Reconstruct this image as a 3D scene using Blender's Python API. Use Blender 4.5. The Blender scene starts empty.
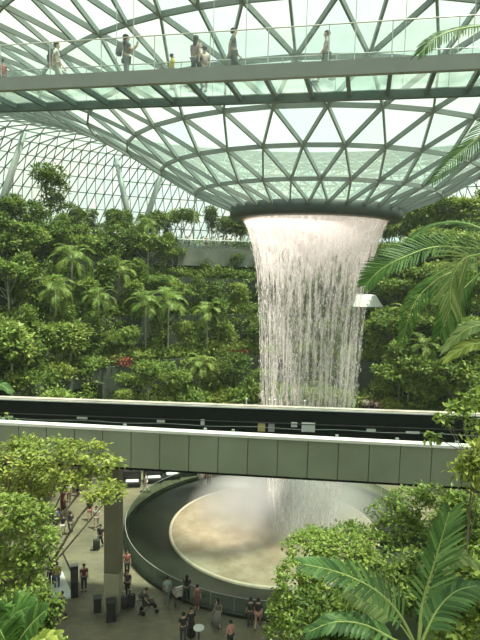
import bpy, math, random
from mathutils import Vector, Matrix, Euler, noise
R = math.radians
rnd = random.Random(7)
C = bpy.context.scene.collection
sc = bpy.context.scene

# ------------------------------------------------------------------ camera model (eye 19.5 m above the plaza)
H = 19.5; F = 548.0; PITCH = R(5.7); ROLL = R(1.4)
cp, sp, cr, sr = math.cos(PITCH), math.sin(PITCH), math.cos(ROLL), math.sin(ROLL)
def ray(x, y):
    u = (x-240)/F; v = -(y-320)/F
    ur = u*cr - v*sr; vr = u*sr + v*cr
    return Vector((ur, cp+vr*sp, -sp+vr*cp))
def P(x, y, Y):
    d = ray(x, y); return d*(Y/d.y) + Vector((0, 0, H))
def G(x, y, z=0.0):
    d = ray(x, y); return d*((z-H)/d.z) + Vector((0, 0, H))
def pix(p):
    Z = p.z-H
    fw = p.y*cp - Z*sp; up = p.y*sp + Z*cp
    a = p.x/fw; b = up/fw
    return 240+F*(a*cr+b*sr), 320-F*(-a*sr+b*cr)

# ------------------------------------------------------------------ materials
def mat(name):
    m = bpy.data.materials.new(name); m.use_nodes = True
    nt = m.node_tree; nt.nodes.clear()
    return m, nt, nt.nodes.new('ShaderNodeOutputMaterial')
def N(nt, typ, **kw):
    n = nt.nodes.new(typ)
    for k, v in kw.items(): setattr(n, k, v)
    return n
def rgba(c): return (c[0], c[1], c[2], 1)
def ramp(nt, fac, stops):
    r = N(nt, 'ShaderNodeValToRGB')
    el = r.color_ramp.elements
    while len(el) < len(stops): el.new(0.5)
    for e, (p, c) in zip(el, stops):
        e.position = p; e.color = rgba(c)
    nt.links.new(fac, r.inputs[0]); return r.outputs[0]
def noise_tex(nt, scale, detail=3, stretch=(1, 1, 1), rough=0.5):
    tc = N(nt, 'ShaderNodeTexCoord'); mp = N(nt, 'ShaderNodeMapping')
    mp.inputs['Scale'].default_value = stretch
    nt.links.new(tc.outputs['Object'], mp.inputs[0])
    n = N(nt, 'ShaderNodeTexNoise'); n.inputs['Scale'].default_value = scale
    n.inputs['Detail'].default_value = detail; n.inputs['Roughness'].default_value = rough
    nt.links.new(mp.outputs[0], n.inputs['Vector']); return n.outputs[0]
def solid(name, c, rough=0.6, metal=0.0, var=0.15, scale=2.0, spec=0.4):
    m, nt, out = mat(name)
    b = N(nt, 'ShaderNodeBsdfPrincipled')
    b.inputs['Roughness'].default_value = rough; b.inputs['Metallic'].default_value = metal
    b.inputs['Specular IOR Level'].default_value = spec
    col = ramp(nt, noise_tex(nt, scale), [(0.3, [k*(1-var) for k in c]), (0.7, [min(1, k*(1+var)) for k in c])])
    nt.links.new(col, b.inputs['Base Color']); nt.links.new(b.outputs[0], out.inputs[0])
    return m
def leaf_mat(name, lo, mid, hi, trans=0.35, gloss=0.35):
    m, nt, out = mat(name)
    g = N(nt, 'ShaderNodeNewGeometry')
    col = ramp(nt, g.outputs['Random Per Island'], [(0.0, lo), (0.55, mid), (1.0, hi)])
    b = N(nt, 'ShaderNodeBsdfPrincipled'); b.inputs['Roughness'].default_value = 0.45
    b.inputs['Specular IOR Level'].default_value = gloss
    t = N(nt, 'ShaderNodeBsdfTranslucent')
    hs = N(nt, 'ShaderNodeHueSaturation'); hs.inputs['Value'].default_value = 1.35
    hs.inputs['Hue'].default_value = 0.485
    nt.links.new(col, hs.inputs['Color']); nt.links.new(col, b.inputs['Base Color']); nt.links.new(hs.outputs[0], t.inputs['Color'])
    mx = N(nt, 'ShaderNodeMixShader'); mx.inputs[0].default_value = trans
    nt.links.new(b.outputs[0], mx.inputs[1]); nt.links.new(t.outputs[0], mx.inputs[2]); nt.links.new(mx.outputs[0], out.inputs[0])
    return m
def glass_mat(name, tints, scale=0.35, frit=0.12, gloss=0.05, fritcol=(0.8, 0.9, 0.85)):
    m, nt, out = mat(name)
    g = N(nt, 'ShaderNodeNewGeometry')
    col = ramp(nt, g.outputs['Random Per Island'], [(i/(len(tints)-1), c) for i, c in enumerate(tints)])
    tr = N(nt, 'ShaderNodeBsdfTransparent'); nt.links.new(col, tr.inputs[0])
    tl = N(nt, 'ShaderNodeBsdfTranslucent'); tl.inputs[0].default_value = rgba(fritcol)
    gl = N(nt, 'ShaderNodeBsdfGlossy'); gl.inputs['Roughness'].default_value = 0.05
    m1 = N(nt, 'ShaderNodeMixShader'); m1.inputs[0].default_value = frit
    m2 = N(nt, 'ShaderNodeMixShader'); m2.inputs[0].default_value = gloss
    L = nt.links.new
    L(tr.outputs[0], m1.inputs[1]); L(tl.outputs[0], m1.inputs[2]); L(m1.outputs[0], m2.inputs[1]); L(gl.outputs[0], m2.inputs[2]); L(m2.outputs[0], out.inputs[0])
    return m

M = {}
M['steel'] = solid('roof_steel', (0.23, 0.275, 0.26), 0.5, 0.0, 0.08)
M['roofglass'] = glass_mat('roof_glass', [(0.56, 0.72, 0.63), (0.64, 0.78, 0.69), (0.70, 0.81, 0.73), (0.80, 0.83, 0.72), (0.63, 0.77, 0.71)], frit=0.15, fritcol=(0.66, 0.84, 0.74))
M['ring'] = solid('ring_dark', (0.045, 0.06, 0.055), 0.5)
M['ringgold'] = solid('ring_gold', (0.55, 0.42, 0.28), 0.5)
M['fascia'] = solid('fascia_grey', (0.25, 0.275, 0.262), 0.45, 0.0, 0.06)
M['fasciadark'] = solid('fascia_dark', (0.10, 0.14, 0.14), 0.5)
M['deckglass'] = glass_mat('deck_glass', [(0.76, 0.83, 0.79), (0.84, 0.89, 0.86), (0.72, 0.81, 0.78)], frit=0.14, fritcol=(0.75, 0.84, 0.80))
M['clearglass'] = glass_mat('clear_glass', [(0.92, 0.96, 0.94), (0.94, 0.97, 0.955)], frit=0.02, gloss=0.06)
M['darkglass'] = glass_mat('dark_glass', [(0.66, 0.74, 0.69), (0.7, 0.77, 0.72)], frit=0.02, gloss=0.05)
M['rail'] = solid('rail_metal', (0.6, 0.62, 0.6), 0.3, 0.6, 0.05)
M['panel'] = solid('cladding_green_grey', (0.25, 0.285, 0.205), 0.5, 0.0, 0.12, 0.5)
M['coping'] = solid('coping_white', (0.74, 0.74, 0.70), 0.5, 0, 0.05)
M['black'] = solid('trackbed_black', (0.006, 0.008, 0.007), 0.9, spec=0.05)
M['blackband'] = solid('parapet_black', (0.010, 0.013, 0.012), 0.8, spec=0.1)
M['pinkcop'] = solid('coping_weathered', (0.55, 0.48, 0.42), 0.6)
M['concrete'] = solid('concrete', (0.17, 0.185, 0.16), 0.8, 0, 0.3, 0.6)
M['darkwall'] = solid('terrace_concrete', (0.06, 0.072, 0.055), 0.85, 0, 0.35, 0.4)
M['soil'] = solid('soil', (0.045, 0.06, 0.025), 0.9, 0, 0.4, 1.0)
M['pillar'] = solid('pillar_olive_shaded', (0.12, 0.115, 0.075), 0.6, 0, 0.15, 0.7)  # olive darkened to hold the viaduct's shadow on the upper pillar
M['pillarlow'] = solid('pillar_cladding_lit', (0.30, 0.29, 0.20), 0.6, 0, 0.1, 0.7)  # paler tone paints the pillar's foot as lit, below the shadow
M['bark'] = solid('bark', (0.16, 0.13, 0.09), 0.9, 0, 0.35, 4)
M['palebark'] = solid('pale_bark', (0.40, 0.39, 0.31), 0.85, 0, 0.25, 5)
M['white'] = solid('white_paint', (0.8, 0.8, 0.77), 0.5, 0, 0.04)
M['column'] = solid('column_grey', (0.24, 0.28, 0.26), 0.5, 0, 0.06)
M['dark'] = solid('black_plastic', (0.02, 0.02, 0.022), 0.5)
M['darkmetal'] = solid('dark_metal', (0.06, 0.065, 0.065), 0.4, 0.4)
M['yellow'] = solid('yellow_box', (0.6, 0.5, 0.2), 0.5)
M['greybox'] = solid('grey_box', (0.4, 0.4, 0.38), 0.5)
M['red'] = solid('red_flowers', (0.30, 0.045, 0.045), 0.6, 0, 0.4, 8)
M['spine'] = solid('leaf_stalk', (0.32, 0.40, 0.13), 0.5)
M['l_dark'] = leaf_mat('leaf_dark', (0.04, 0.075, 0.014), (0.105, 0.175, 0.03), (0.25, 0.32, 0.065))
M['l_mid'] = leaf_mat('leaf_mid', (0.06, 0.11, 0.018), (0.15, 0.24, 0.04), (0.33, 0.4, 0.09))
M['l_light'] = leaf_mat('leaf_light', (0.11, 0.18, 0.03), (0.22, 0.31, 0.06), (0.42, 0.48, 0.13))
M['l_yellow'] = leaf_mat('leaf_yellowgreen', (0.12, 0.17, 0.02), (0.26, 0.32, 0.06), (0.46, 0.48, 0.13))
M['l_palm'] = leaf_mat('leaf_palm', (0.035, 0.09, 0.015), (0.07, 0.16, 0.03), (0.13, 0.25, 0.05), 0.4)
M['l_palmlight'] = leaf_mat('leaf_palm_light', (0.12, 0.19, 0.05), (0.22, 0.3, 0.1), (0.36, 0.42, 0.17), 0.4)
M['l_broad'] = leaf_mat('leaf_broad', (0.04, 0.1, 0.025), (0.085, 0.19, 0.05), (0.17, 0.3, 0.09), 0.4, 0.5)
M['l_grey'] = leaf_mat('leaf_greygreen', (0.05, 0.10, 0.05), (0.11, 0.18, 0.09), (0.2, 0.28, 0.15))

def plaza_mat():
    m, nt, out = mat('plaza_tiles')
    tc = N(nt, 'ShaderNodeTexCoord'); br = N(nt, 'ShaderNodeTexBrick')
    br.inputs['Scale'].default_value = 0.9; br.inputs['Mortar Size'].default_value = 0.012
    br.inputs['Color1'].default_value = (0.24, 0.215, 0.145, 1); br.inputs['Color2'].default_value = (0.185, 0.165, 0.112, 1)
    br.inputs['Mortar'].default_value = (0.17, 0.16, 0.12, 1)
    nt.links.new(tc.outputs['Object'], br.inputs[0])
    nz = ramp(nt, noise_tex(nt, 0.5, 5), [(0.3, (0.72, 0.72, 0.72)), (0.7, (1.1, 1.08, 1.0))])
    mx = N(nt, 'ShaderNodeMixRGB', blend_type='MULTIPLY'); mx.inputs[0].default_value = 1
    nt.links.new(br.outputs[0], mx.inputs[1]); nt.links.new(nz, mx.inputs[2])
    b = N(nt, 'ShaderNodeBsdfPrincipled'); b.inputs['Roughness'].default_value = 0.55
    nt.links.new(mx.outputs[0], b.inputs['Base Color']); nt.links.new(b.outputs[0], out.inputs[0]); return m
M['plaza'] = plaza_mat()
def poolwater_mat():
    m, nt, out = mat('pool_shallow_water')
    col = ramp(nt, noise_tex(nt, 0.55, 6, rough=0.65), [(0.28, (0.19, 0.145, 0.085)), (0.5, (0.26, 0.22, 0.145)), (0.72, (0.36, 0.325, 0.24))])
    b = N(nt, 'ShaderNodeBsdfPrincipled'); b.inputs['Roughness'].default_value = 0.25
    bp = N(nt, 'ShaderNodeBump'); bp.inputs['Strength'].default_value = 0.5
    nt.links.new(noise_tex(nt, 2.2, 4), bp.inputs['Height']); nt.links.new(bp.outputs[0], b.inputs['Normal'])
    nt.links.new(col, b.inputs['Base Color']); nt.links.new(b.outputs[0], out.inputs[0]); return m
M['poolwater'] = poolwater_mat()
M['pooldark'] = solid('pool_dark_stone', (0.018, 0.022, 0.014), 0.35, 0, 0.3, 0.5, 0.35)
M['poolrim'] = solid('pool_rim', (0.42, 0.39, 0.29), 0.4)
def water_mat(name, lo, hi, strong):
    m, nt, out = mat(name)
    a = noise_tex(nt, 1.0, 5, (4.2, 4.2, 0.10), 0.65)
    b = noise_tex(nt, 1.0, 3, (11, 11, 2.2), 0.7)
    ad = N(nt, 'ShaderNodeMath', operation='MULTIPLY_ADD'); ad.inputs[1].default_value = 0.45
    nt.links.new(b, ad.inputs[0]); nt.links.new(a, ad.inputs[2])
    tc = N(nt, 'ShaderNodeTexCoord'); sx = N(nt, 'ShaderNodeSeparateXYZ'); nt.links.new(tc.outputs['Object'], sx.inputs[0])
    gz = N(nt, 'ShaderNodeMapRange'); gz.inputs[1].default_value = 18.0; gz.inputs[2].default_value = 23.2; gz.inputs[3].default_value = 0.0; gz.inputs[4].default_value = 0.22
    nt.links.new(sx.outputs[2], gz.inputs[0])
    a2 = N(nt, 'ShaderNodeMath', operation='ADD'); nt.links.new(ad.outputs[0], a2.inputs[0]); nt.links.new(gz.outputs[0], a2.inputs[1])
    mr = N(nt, 'ShaderNodeMapRange'); mr.inputs[1].default_value = lo; mr.inputs[2].default_value = hi
    mr.inputs[3].default_value = 0.02; mr.inputs[4].default_value = strong
    nt.links.new(a2.outputs[0], mr.inputs[0])
    tr = N(nt, 'ShaderNodeBsdfTransparent')
    df = N(nt, 'ShaderNodeBsdfDiffuse'); df.inputs[0].default_value = (0.97, 0.90, 0.885, 1)
    tl = N(nt, 'ShaderNodeBsdfTranslucent'); tl.inputs[0].default_value = (0.97, 0.90, 0.885, 1)
    m1 = N(nt, 'ShaderNodeMixShader'); m1.inputs[0].default_value = 0.5
    m2 = N(nt, 'ShaderNodeMixShader')
    L = nt.links.new
    L(df.outputs[0], m1.inputs[1]); L(tl.outputs[0], m1.inputs[2]); L(tr.outputs[0], m2.inputs[1]); L(m1.outputs[0], m2.inputs[2])
    L(mr.outputs[0], m2.inputs[0]); L(m2.outputs[0], out.inputs[0]); return m
M['water'] = water_mat('falling_water', 0.73, 0.92, 0.8)
M['waterdrop'] = solid('water_drops', (0.95, 0.91, 0.90), 0.3, 0, 0.03)

# ------------------------------------------------------------------ mesh builder
class MB:
    def __init__(s): s.v = []; s.f = []; s.mi = []; s.cur = 0
    def add(s, vs, fs):
        o = len(s.v); s.v.extend([tuple(p) for p in vs]); s.f.extend([tuple(i+o for i in f) for f in fs]); s.mi.extend([s.cur]*len(fs))
    def box(s, c, size, rot=None):
        hx, hy, hz = size[0]/2, size[1]/2, size[2]/2
        vs = [Vector((x, y, z)) for x in (-hx, hx) for y in (-hy, hy) for z in (-hz, hz)]
        if rot is not None: vs = [rot @ p for p in vs]
        s.add([p+Vector(c) for p in vs], [(0, 1, 3, 2), (4, 6, 7, 5), (0, 4, 5, 1), (2, 3, 7, 6), (0, 2, 6, 4), (1, 5, 7, 3)])
    def beam(s, p, q, w, d, up=Vector((0, 0, 1))):
        p, q = Vector(p), Vector(q); t = (q-p).normalized()
        a = t.cross(up)
        a = a.normalized() if a.length > 1e-4 else Vector((1, 0, 0))
        b = a.cross(t)
        vs = [e + a*(x*w/2) + b*(y*d/2) for e in (p, q) for x, y in ((-1, -1), (1, -1), (1, 1), (-1, 1))]
        s.add(vs, [(0, 1, 5, 4), (1, 2, 6, 5), (2, 3, 7, 6), (3, 0, 4, 7), (3, 2, 1, 0), (4, 5, 6, 7)])
    def tube(s, pts, rad, n=6, cap=True):
        pts = [Vector(p) for p in pts]
        if not isinstance(rad, (list, tuple)): rad = [rad]*len(pts)
        o = len(s.v); vs = []; fs = []
        for i, p in enumerate(pts):
            t = (pts[min(i+1, len(pts)-1)] - pts[max(i-1, 0)]).normalized()
            a = t.cross(Vector((0, 0, 1)) if abs(t.z) < 0.95 else Vector((0, 1, 0))).normalized(); b = t.cross(a)
            for k in range(n):
                th = 2*math.pi*k/n
                vs.append(p + (a*math.cos(th)+b*math.sin(th))*rad[i])
        for i in range(len(pts)-1):
            for k in range(n):
                k2 = (k+1) % n
                fs.append((i*n+k, i*n+k2, (i+1)*n+k2, (i+1)*n+k))
        if cap:
            fs.append(tuple(reversed(range(n)))); fs.append(tuple((len(pts)-1)*n+k for k in range(n)))
        s.add(vs, fs)
    def lathe(s, prof, n, c=(0, 0, 0), a0=0, a1=360, closed=False):
        full = abs(a1-a0-360) < 1e-6
        cols = n if full else n+1
        vs = []; fs = []; m = len(prof)
        for i in range(cols):
            th = R(a0 + (a1-a0)*i/n); ct, st = math.cos(th), math.sin(th)
            for r, z in prof: vs.append((c[0]+r*ct, c[1]+r*st, c[2]+z))
        for i in range(n):
            j = (i+1) % cols
            for k in range(m if closed else m-1):
                k2 = (k+1) % m
                fs.append((i*m+k, j*m+k, j*m+k2, i*m+k2))
        if closed and not full:
            fs.append(tuple(range(m))); fs.append(tuple(reversed([(cols-1)*m+k for k in range(m)])))
        s.add(vs, fs)
    def ball(s, c, r, nu=10, nv=7, zlo=-1.0):
        if not isinstance(r, (list, tuple)): r = (r, r, r)
        vs = []; fs = []
        for j in range(nv+1):
            ph = -math.pi/2 + math.pi*j/nv
            zz = max(math.sin(ph), zlo)
            for i in range(nu):
                th = 2*math.pi*i/nu
                vs.append((c[0]+r[0]*math.cos(ph)*math.cos(th), c[1]+r[1]*math.cos(ph)*math.sin(th), c[2]+r[2]*zz))
        for j in range(nv):
            for i in range(nu):
                i2 = (i+1) % nu; fs.append((j*nu+i, j*nu+i2, (j+1)*nu+i2, (j+1)*nu+i))
        s.add(vs, fs)
    def leaf(s, p, d, nrm, L, W, fold=0.15):
        d = d.normalized(); a = d.cross(nrm)
        if a.length < 1e-4: a = d.orthogonal()
        a.normalize(); n = a.cross(d)
        m = p + d*(L*0.45) + n*(fold*W)
        s.add([p, m+a*(W/2), p+d*L, m-a*(W/2), p+d*(L*.45)-n*(fold*W*.3)], [(0, 1, 2, 4), (0, 4, 2, 3)])
    def mesh(s, name):
        me = bpy.data.meshes.new(name); me.from_pydata(s.v, [], s.f); me.update(); return me
    def build(s, name, m, parent=None, smooth=False, off=None):
        if off is not None:
            s.v = [(x-off[0], y-off[1], z-off[2]) for x, y, z in s.v]
        me = s.mesh(name)
        ms = m if isinstance(m, (list, tuple)) else [m]
        for q in ms: me.materials.append(q)
        if len(ms) > 1: me.polygons.foreach_set('material_index', s.mi)
        if smooth: me.polygons.foreach_set('use_smooth', [True]*len(me.polygons))
        o = bpy.data.objects.new(name, me); C.objects.link(o)
        if parent: o.parent = parent
        elif off is not None: o.location = off
        return o
def thing(name, label, cat, loc=(0, 0, 0), rz=0.0, group=None, kind=None):
    o = bpy.data.objects.new(name, None); C.objects.link(o); o.location = loc; o.rotation_euler = (0, 0, rz)
    o.empty_display_size = 0.2
    if label: o['label'] = label
    if cat: o['category'] = cat
    if group: o['group'] = group
    if kind: o['kind'] = kind
    return o
def tag(o, label=None, cat=None, group=None, kind=None):
    if label: o['label'] = label
    if cat: o['category'] = cat
    if group: o['group'] = group
    if kind: o['kind'] = kind
    return o
def copy_tree(o, parent=None):
    c = o.copy(); C.objects.link(c)
    if parent: c.parent = parent
    for ch in list(o.children): copy_tree(ch, c)
    return c
def hide_proto(o):
    pass

# ------------------------------------------------------------------ plaza floor and pool
RC = Vector((5.2, 40.0, 0))          # axis of the oculus
PC = Vector((2.9, 39.45, 0))          # centre of the pool
mb = MB()
mb.lathe([(10.8, 0), (30, 0), (120, 0)], 96, PC)
tag(mb.build('floor', M['plaza']), 'beige stone tiled plaza around the round pool', 'floor', kind='structure')
pool = thing('fountain_pool', 'large round pool with wide dark rim catching the waterfall', 'pool', PC)
mb = MB(); mb.lathe([(10.85, 0.0), (10.85, -0.10), (7.85, -0.14), (7.8, -0.3)], 128)
mb.build('dark_rim', M['pooldark'], pool, True)
mb = MB(); mb.lathe([(7.82, -0.3), (7.80, -0.06), (7.74, -0.02), (7.62, -0.03), (7.58, -0.2)], 128)
mb.build('lip', M['poolrim'], pool, True)
mb = MB(); mb.lathe([(7.6, -0.07), (5, -0.12), (2.5, -0.18), (0.01, -0.2)], 128)
tag(mb.build('water_surface', M['poolwater'], pool, True), 'golden shallow water under white mist')
mb = MB(); mb.lathe([(11.1, 0), (11.1, 0.16), (10.77, 0.16), (10.77, -0.14)], 128)
mb.build('kerb', M['pooldark'], pool)
bal = thing('glass_balustrade', 'curved glass balustrade with pale handrail around the round pool', 'balustrade', PC)
mb = MB()
for i in range(48):
    mb.lathe([(10.91, 0.14), (10.91, 1.06), (10.93, 1.06), (10.93, 0.14)], 2, (0, 0, 0), i*7.5+0.15, i*7.5+7.35, True)
mb.build('glass_panel', M['darkglass'], bal)
mb = MB(); mb.tube([(10.92*math.cos(R(a*2.5)), 10.92*math.sin(R(a*2.5)), 1.09) for a in range(145)], 0.024, 6)
mb.build('handrail', M['greybox'], bal, True)

# ------------------------------------------------------------------ roof
ZR = 23.44
PROF = [(6.0, 3.95), (8.6, 4.95), (11.0, 6.3), (13.3, 7.65), (15.8, 8.95), (18.6, 10.15), (21.6, 11.2), (24.8, 12.2), (28.2, 13.2), (31.6, 14.15),
        (35, 15.0), (38.5, 15.8), (42.5, 16.4), (46, 16.4), (49.2, 15.8), (52.2, 14.6), (55, 12.9), (57.5, 10.9), (59.6, 8.6), (61.4, 6.1), (62.9, 3.4), (64, .8), (64.9, -1.8), (65.6, -4.6)]
def roof_z(r):
    for (a, za), (b, zb) in zip(PROF, PROF[1:]):
        if a <= r <= b: return H + za + (zb-za)*(r-a)/(b-a)
    return H + PROF[-1][1]
ring_nodes = []
nseg = 32; phase = 0.0
for k, (r, z) in enumerate(PROF):
    if k in (5, 10, 14): dbl = True
    else: dbl = False
    if k > 0:
        if dbl: nseg *= 2
        else: phase += 0.5/nseg
    ring_nodes.append([Vector((RC.x+r*math.cos(2*math.pi*(i/nseg+phase)), RC.y+r*math.sin(2*math.pi*(i/nseg+phase)), H+z)) for i in range(nseg)])
steel = MB(); glass = MB()
for k, nodes in enumerate(ring_nodes):
    n = len(nodes); r = PROF[k][0]
    w = 0.105 if r < 20 else (0.10 if r < 36 else 0.10); d = 0.24 if r < 30 else 0.15
    for i in range(n):
        steel.beam(nodes[i], nodes[(i+1) % n], w, d)
    if k+1 < len(ring_nodes):
        up = ring_nodes[k+1]; m = len(up)
        for i in range(n):
            if m == n:     # up[i] sits between nodes[i] and nodes[i+1]
                a, b, c_, d_ = nodes[i], nodes[(i+1) % n], up[i], up[(i+1) % n]
                steel.beam(a, c_, w, d); steel.beam(b, c_, w, d)
                glass.add([a, b, c_], [(0, 1, 2)]); glass.add([b, d_, c_], [(0, 1, 2)])
            else:
                a, b = nodes[i], nodes[(i+1) % n]
                c0, c1, c2 = up[2*i], up[(2*i+1) % m], up[(2*i+2) % m]
                for q, e in ((a, c0), (a, c1), (b, c1)): steel.beam(q, e, w, d)
                glass.add([a, c1, c0], [(0, 1, 2)]); glass.add([a, b, c1], [(0, 1, 2)]); glass.add([b, c2, c1], [(0, 1, 2)])
roof = thing('ceiling', 'domed glass roof of triangular panes funnelling down to a round opening', 'ceiling', (0, 0, 0), kind='structure')
steel.build('lattice_frame', M['steel'], roof)
gl = glass
gl.v = [(x, y, z+0.16) for x, y, z in gl.v]
gl.build('glass_panes', M['roofglass'], roof)
ring = thing('oculus_ring', 'dark steel ring around the round opening where water falls', 'ring', (RC.x, RC.y, ZR-0.75))
mb = MB(); mb.lathe([(6.12, 1.0), (6.10, 0.30), (5.95, 0.10), (5.3, 0.06), (5.2, 0.25), (5.2, 0.95), (5.9, 1.05)], 96, closed=True)
mb.build('ring_beam', M['ring'], ring, True)
mb = MB(); mb.lathe([(5.22, 0.08), (5.05, 0.06), (4.98, 0.16), (5.0, 0.5), (5.2, 0.5)], 96, closed=True)
tag(mb.build('weir_lip', M['ringgold'], ring, True), 'bronze overflow lip')

# ------------------------------------------------------------------ waterfall
ZT = ZR-0.45
def wr(z, k=1.0):
    d = max(0.0, ZT-z)
    return (3.93 + 1.34*math.exp(-d/2.6) - 0.028*d - 0.085*max(0.0, d-13.0)) * k
fall = thing('waterfall', 'tall white curtain of falling water dropping from the round opening', 'waterfall', (RC.x, RC.y, -0.2))
mb = MB()
for q in (1.0, 0.9):
    prof = [(wr(ZT*(1-i/40.0)-0.15, q), ZT*(1-i/40.0)+0.15) for i in range(41)]
    # the stream drifts a little towards the pool's centre
    o = len(mb.v); mb.lathe(prof, 72)
mb.build('water_sheet', M['water'], fall, True)
mb = MB()
for i in range(6500):
    th = rnd.random()*2*math.pi; z = rnd.random()*ZT
    q = rnd.choice((1.0, 1.0, 0.96, 0.88, 0.7)) * rnd.uniform(0.985, 1.03)
    if noise.noise(Vector((math.cos(th)*6, math.sin(th)*6, z*0.06))) < -0.12 and rnd.random() < 0.75: continue
    L = rnd.uniform(0.06, 0.35)*(1.6 if rnd.random() < .2 else 1); w = rnd.uniform(0.010, 0.024)
    pts = []
    for zz in (z, z-L*0.3, z-L):
        r = wr(zz, q); pts.append(Vector((r*math.cos(th), r*math.sin(th), zz+0.15)))
    a = Vector((-math.sin(th), math.cos(th), 0)); b = Vector((math.cos(th), math.sin(th), 0))
    mb.add([pts[0], pts[1]+a*w, pts[1]-a*w*.5+b*w, pts[1]-a*w*.5-b*w, pts[2]], [(0, 1, 2), (0, 2, 3), (0, 3, 1), (4, 2, 1), (4, 3, 2), (4, 1, 3)])
tag(mb.build('water_drops', M['waterdrop'], fall), kind='stuff')
def mist_mat():
    m, nt, out = mat('mist')
    tc = N(nt, 'ShaderNodeTexCoord')
    ln = N(nt, 'ShaderNodeVectorMath', operation='LENGTH'); nt.links.new(tc.outputs['Object'], ln.inputs[0])
    mr = N(nt, 'ShaderNodeMapRange'); mr.inputs[1].default_value = 0.15; mr.inputs[2].default_value = 1.0
    mr.inputs[3].default_value = 0.8; mr.inputs[4].default_value = 0.0
    nt.links.new(ln.outputs['Value'], mr.inputs[0])
    vs = N(nt, 'ShaderNodeVolumeScatter'); vs.inputs['Color'].default_value = (1, 0.98, 0.95, 1); vs.inputs['Anisotropy'].default_value = 0.2
    nt.links.new(mr.outputs[0], vs.inputs['Density']); nt.links.new(vs.outputs[0], out.inputs['Volume']); return m
M['mist'] = mist_mat()
mb = MB(); mb.ball((0, 0, 0), 1.0, 24, 14, -0.02)
mist = mb.build('mist', M['mist']); mist.location = (RC.x-0.9, RC.y+2.2, 0.2); mist.scale = (8.4, 6.4, 3.6)
tag(mist, 'white mist rising where the waterfall hits the pool', 'mist', kind='stuff')

def haze_mat():
    m, nt, out = mat('valley_haze')
    vs = N(nt, 'ShaderNodeVolumeScatter'); vs.inputs['Color'].default_value = (0.93, 1.0, 0.96, 1); vs.inputs['Density'].default_value = 0.0004; vs.inputs['Anisotropy'].default_value = 0.3
    nt.links.new(vs.outputs[0], out.inputs['Volume']); return m
M['haze'] = haze_mat()
mb = MB(); mb.lathe([(0.01, 0.6), (17.2, 0.6), (52, 22), (52, 30), (8.2, 24.2), (6.4, 23.0), (0.01, 23.0)], 48, RC)
tag(mb.build('haze', M['haze']), 'thin damp haze hanging in the planted valley round the waterfall', 'haze', kind='stuff')

# ------------------------------------------------------------------ train viaduct across the middle
NA, NB = Vector((-11.75, 26.44, 0)), Vector((11.11, 24.39, 0))
FA, FB = Vector((-13.81, 31.16, 0)), Vector((13.54, 29.99, 0))
nd = (NB-NA).normalized(); fd = (FB-FA).normalized(); nn = Vector((-nd.y, nd.x, 0)); fn = Vector((-fd.y, fd.x, 0))
ZV = 11.5
via = thing('train_viaduct', 'grey green panelled train viaduct crossing in front of the waterfall', 'viaduct', (0, 0, 0), kind='structure')
nlen = (NB-NA).length
pw = 1.42
rotn = Matrix.Rotation(math.atan2(nd.y, nd.x), 3, 'Z'); rotf = Matrix.Rotation(math.atan2(fd.y, fd.x), 3, 'Z')
for i in range(-7, 25):
    c = NA + nd*(i*pw+0.25) + nn*0.06
    mb = MB(); mb.box((c.x, c.y, ZV-1.03), (pw-0.035, 0.12, 1.82), rotn)
    mb.build('cladding_panel', M['panel'], via)
def vbox(name, m, A, dr, nr, rot, s0, s1, off, zc, th, hh):
    mb = MB(); c = A + dr*((s0+s1)/2) + nr*off
    mb.box((c.x, c.y, zc), (s1-s0, th, hh), rot); return mb.build(name, m, via)
vbox('near_wall', M['darkwall'], NA, nd, nn, rotn, -10, 34.5, 0.21, ZV-0.98, 0.18, 1.9)
vbox('near_coping', M['coping'], NA, nd, nn, rotn, -10, 34.5, 0.12, ZV-0.05, 0.46, 0.13)
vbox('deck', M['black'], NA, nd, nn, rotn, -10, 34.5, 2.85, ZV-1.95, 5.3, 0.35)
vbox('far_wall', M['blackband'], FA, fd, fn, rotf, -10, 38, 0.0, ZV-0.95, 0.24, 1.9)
vbox('far_coping', M['pinkcop'], FA, fd, fn, rotf, -10, 38, 0.05, ZV+0.02, 0.34, 0.12)
vbox('far_coping_trim', M['coping'], FA, fd, fn, rotf, -10, 38, -0.15, ZV-0.03, 0.05, 0.07)
vbox('cable_tray', M['darkmetal'], FA, fd, fn, rotf, -10, 38, -0.16, ZV-0.85, 0.08, 0.05)
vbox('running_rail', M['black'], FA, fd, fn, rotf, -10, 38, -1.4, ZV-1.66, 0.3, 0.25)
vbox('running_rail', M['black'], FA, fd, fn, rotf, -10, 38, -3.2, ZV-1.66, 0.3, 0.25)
def on_far(px, drop):   # point of the far wall's inner face seen at column px
    for k in range(400):
        s = -2+k*0.08; q = FA + fd*s - fn*0.14; q.z = ZV-drop
        if pix(q)[0] >= px: return q
    return q
for px, drop, w, hh, mm, nm in ((8, 1.05, .5, .12, 'coping', 'light_fitting'), (82, .95, .6, .14, 'coping', 'light_fitting'), (160, .98, .45, .14, 'coping', 'light_fitting'),
                            (261, 1.1, .42, .5, 'yellow', 'switch_box'), (270, 1.12, .36, .46, 'greybox', 'switch_box'), (293, 0.9, .34, .26, 'coping', 'switch_box'), (308, 1.02, .75, .52, 'white', 'sign_board'),
                            (202, .95, .22, .3, 'coping', 'switch_box'), (370, 1.05, .5, .14, 'coping', 'light_fitting'), (412, 1.1, .75, .12, 'coping', 'light_fitting')):
    q = on_far(px, drop); mb = MB(); mb.box(q, (w, 0.1, hh), rotf); mb.build(nm, M[mm], via)
for px in (2, 124, 204, 232, 336, 397, 456):
    for k in range(400):
        q = NA + nd*(-3+k*0.08) + nn*0.40
        if pix(Vector((q.x, q.y, ZV-0.1)))[0] >= px: break
    mb = MB(); mb.box((q.x, q.y, ZV-0.02), (0.14, 0.14, 0.24), rotn); mb.build('bracket_lamp', M['fascia'], via)
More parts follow.
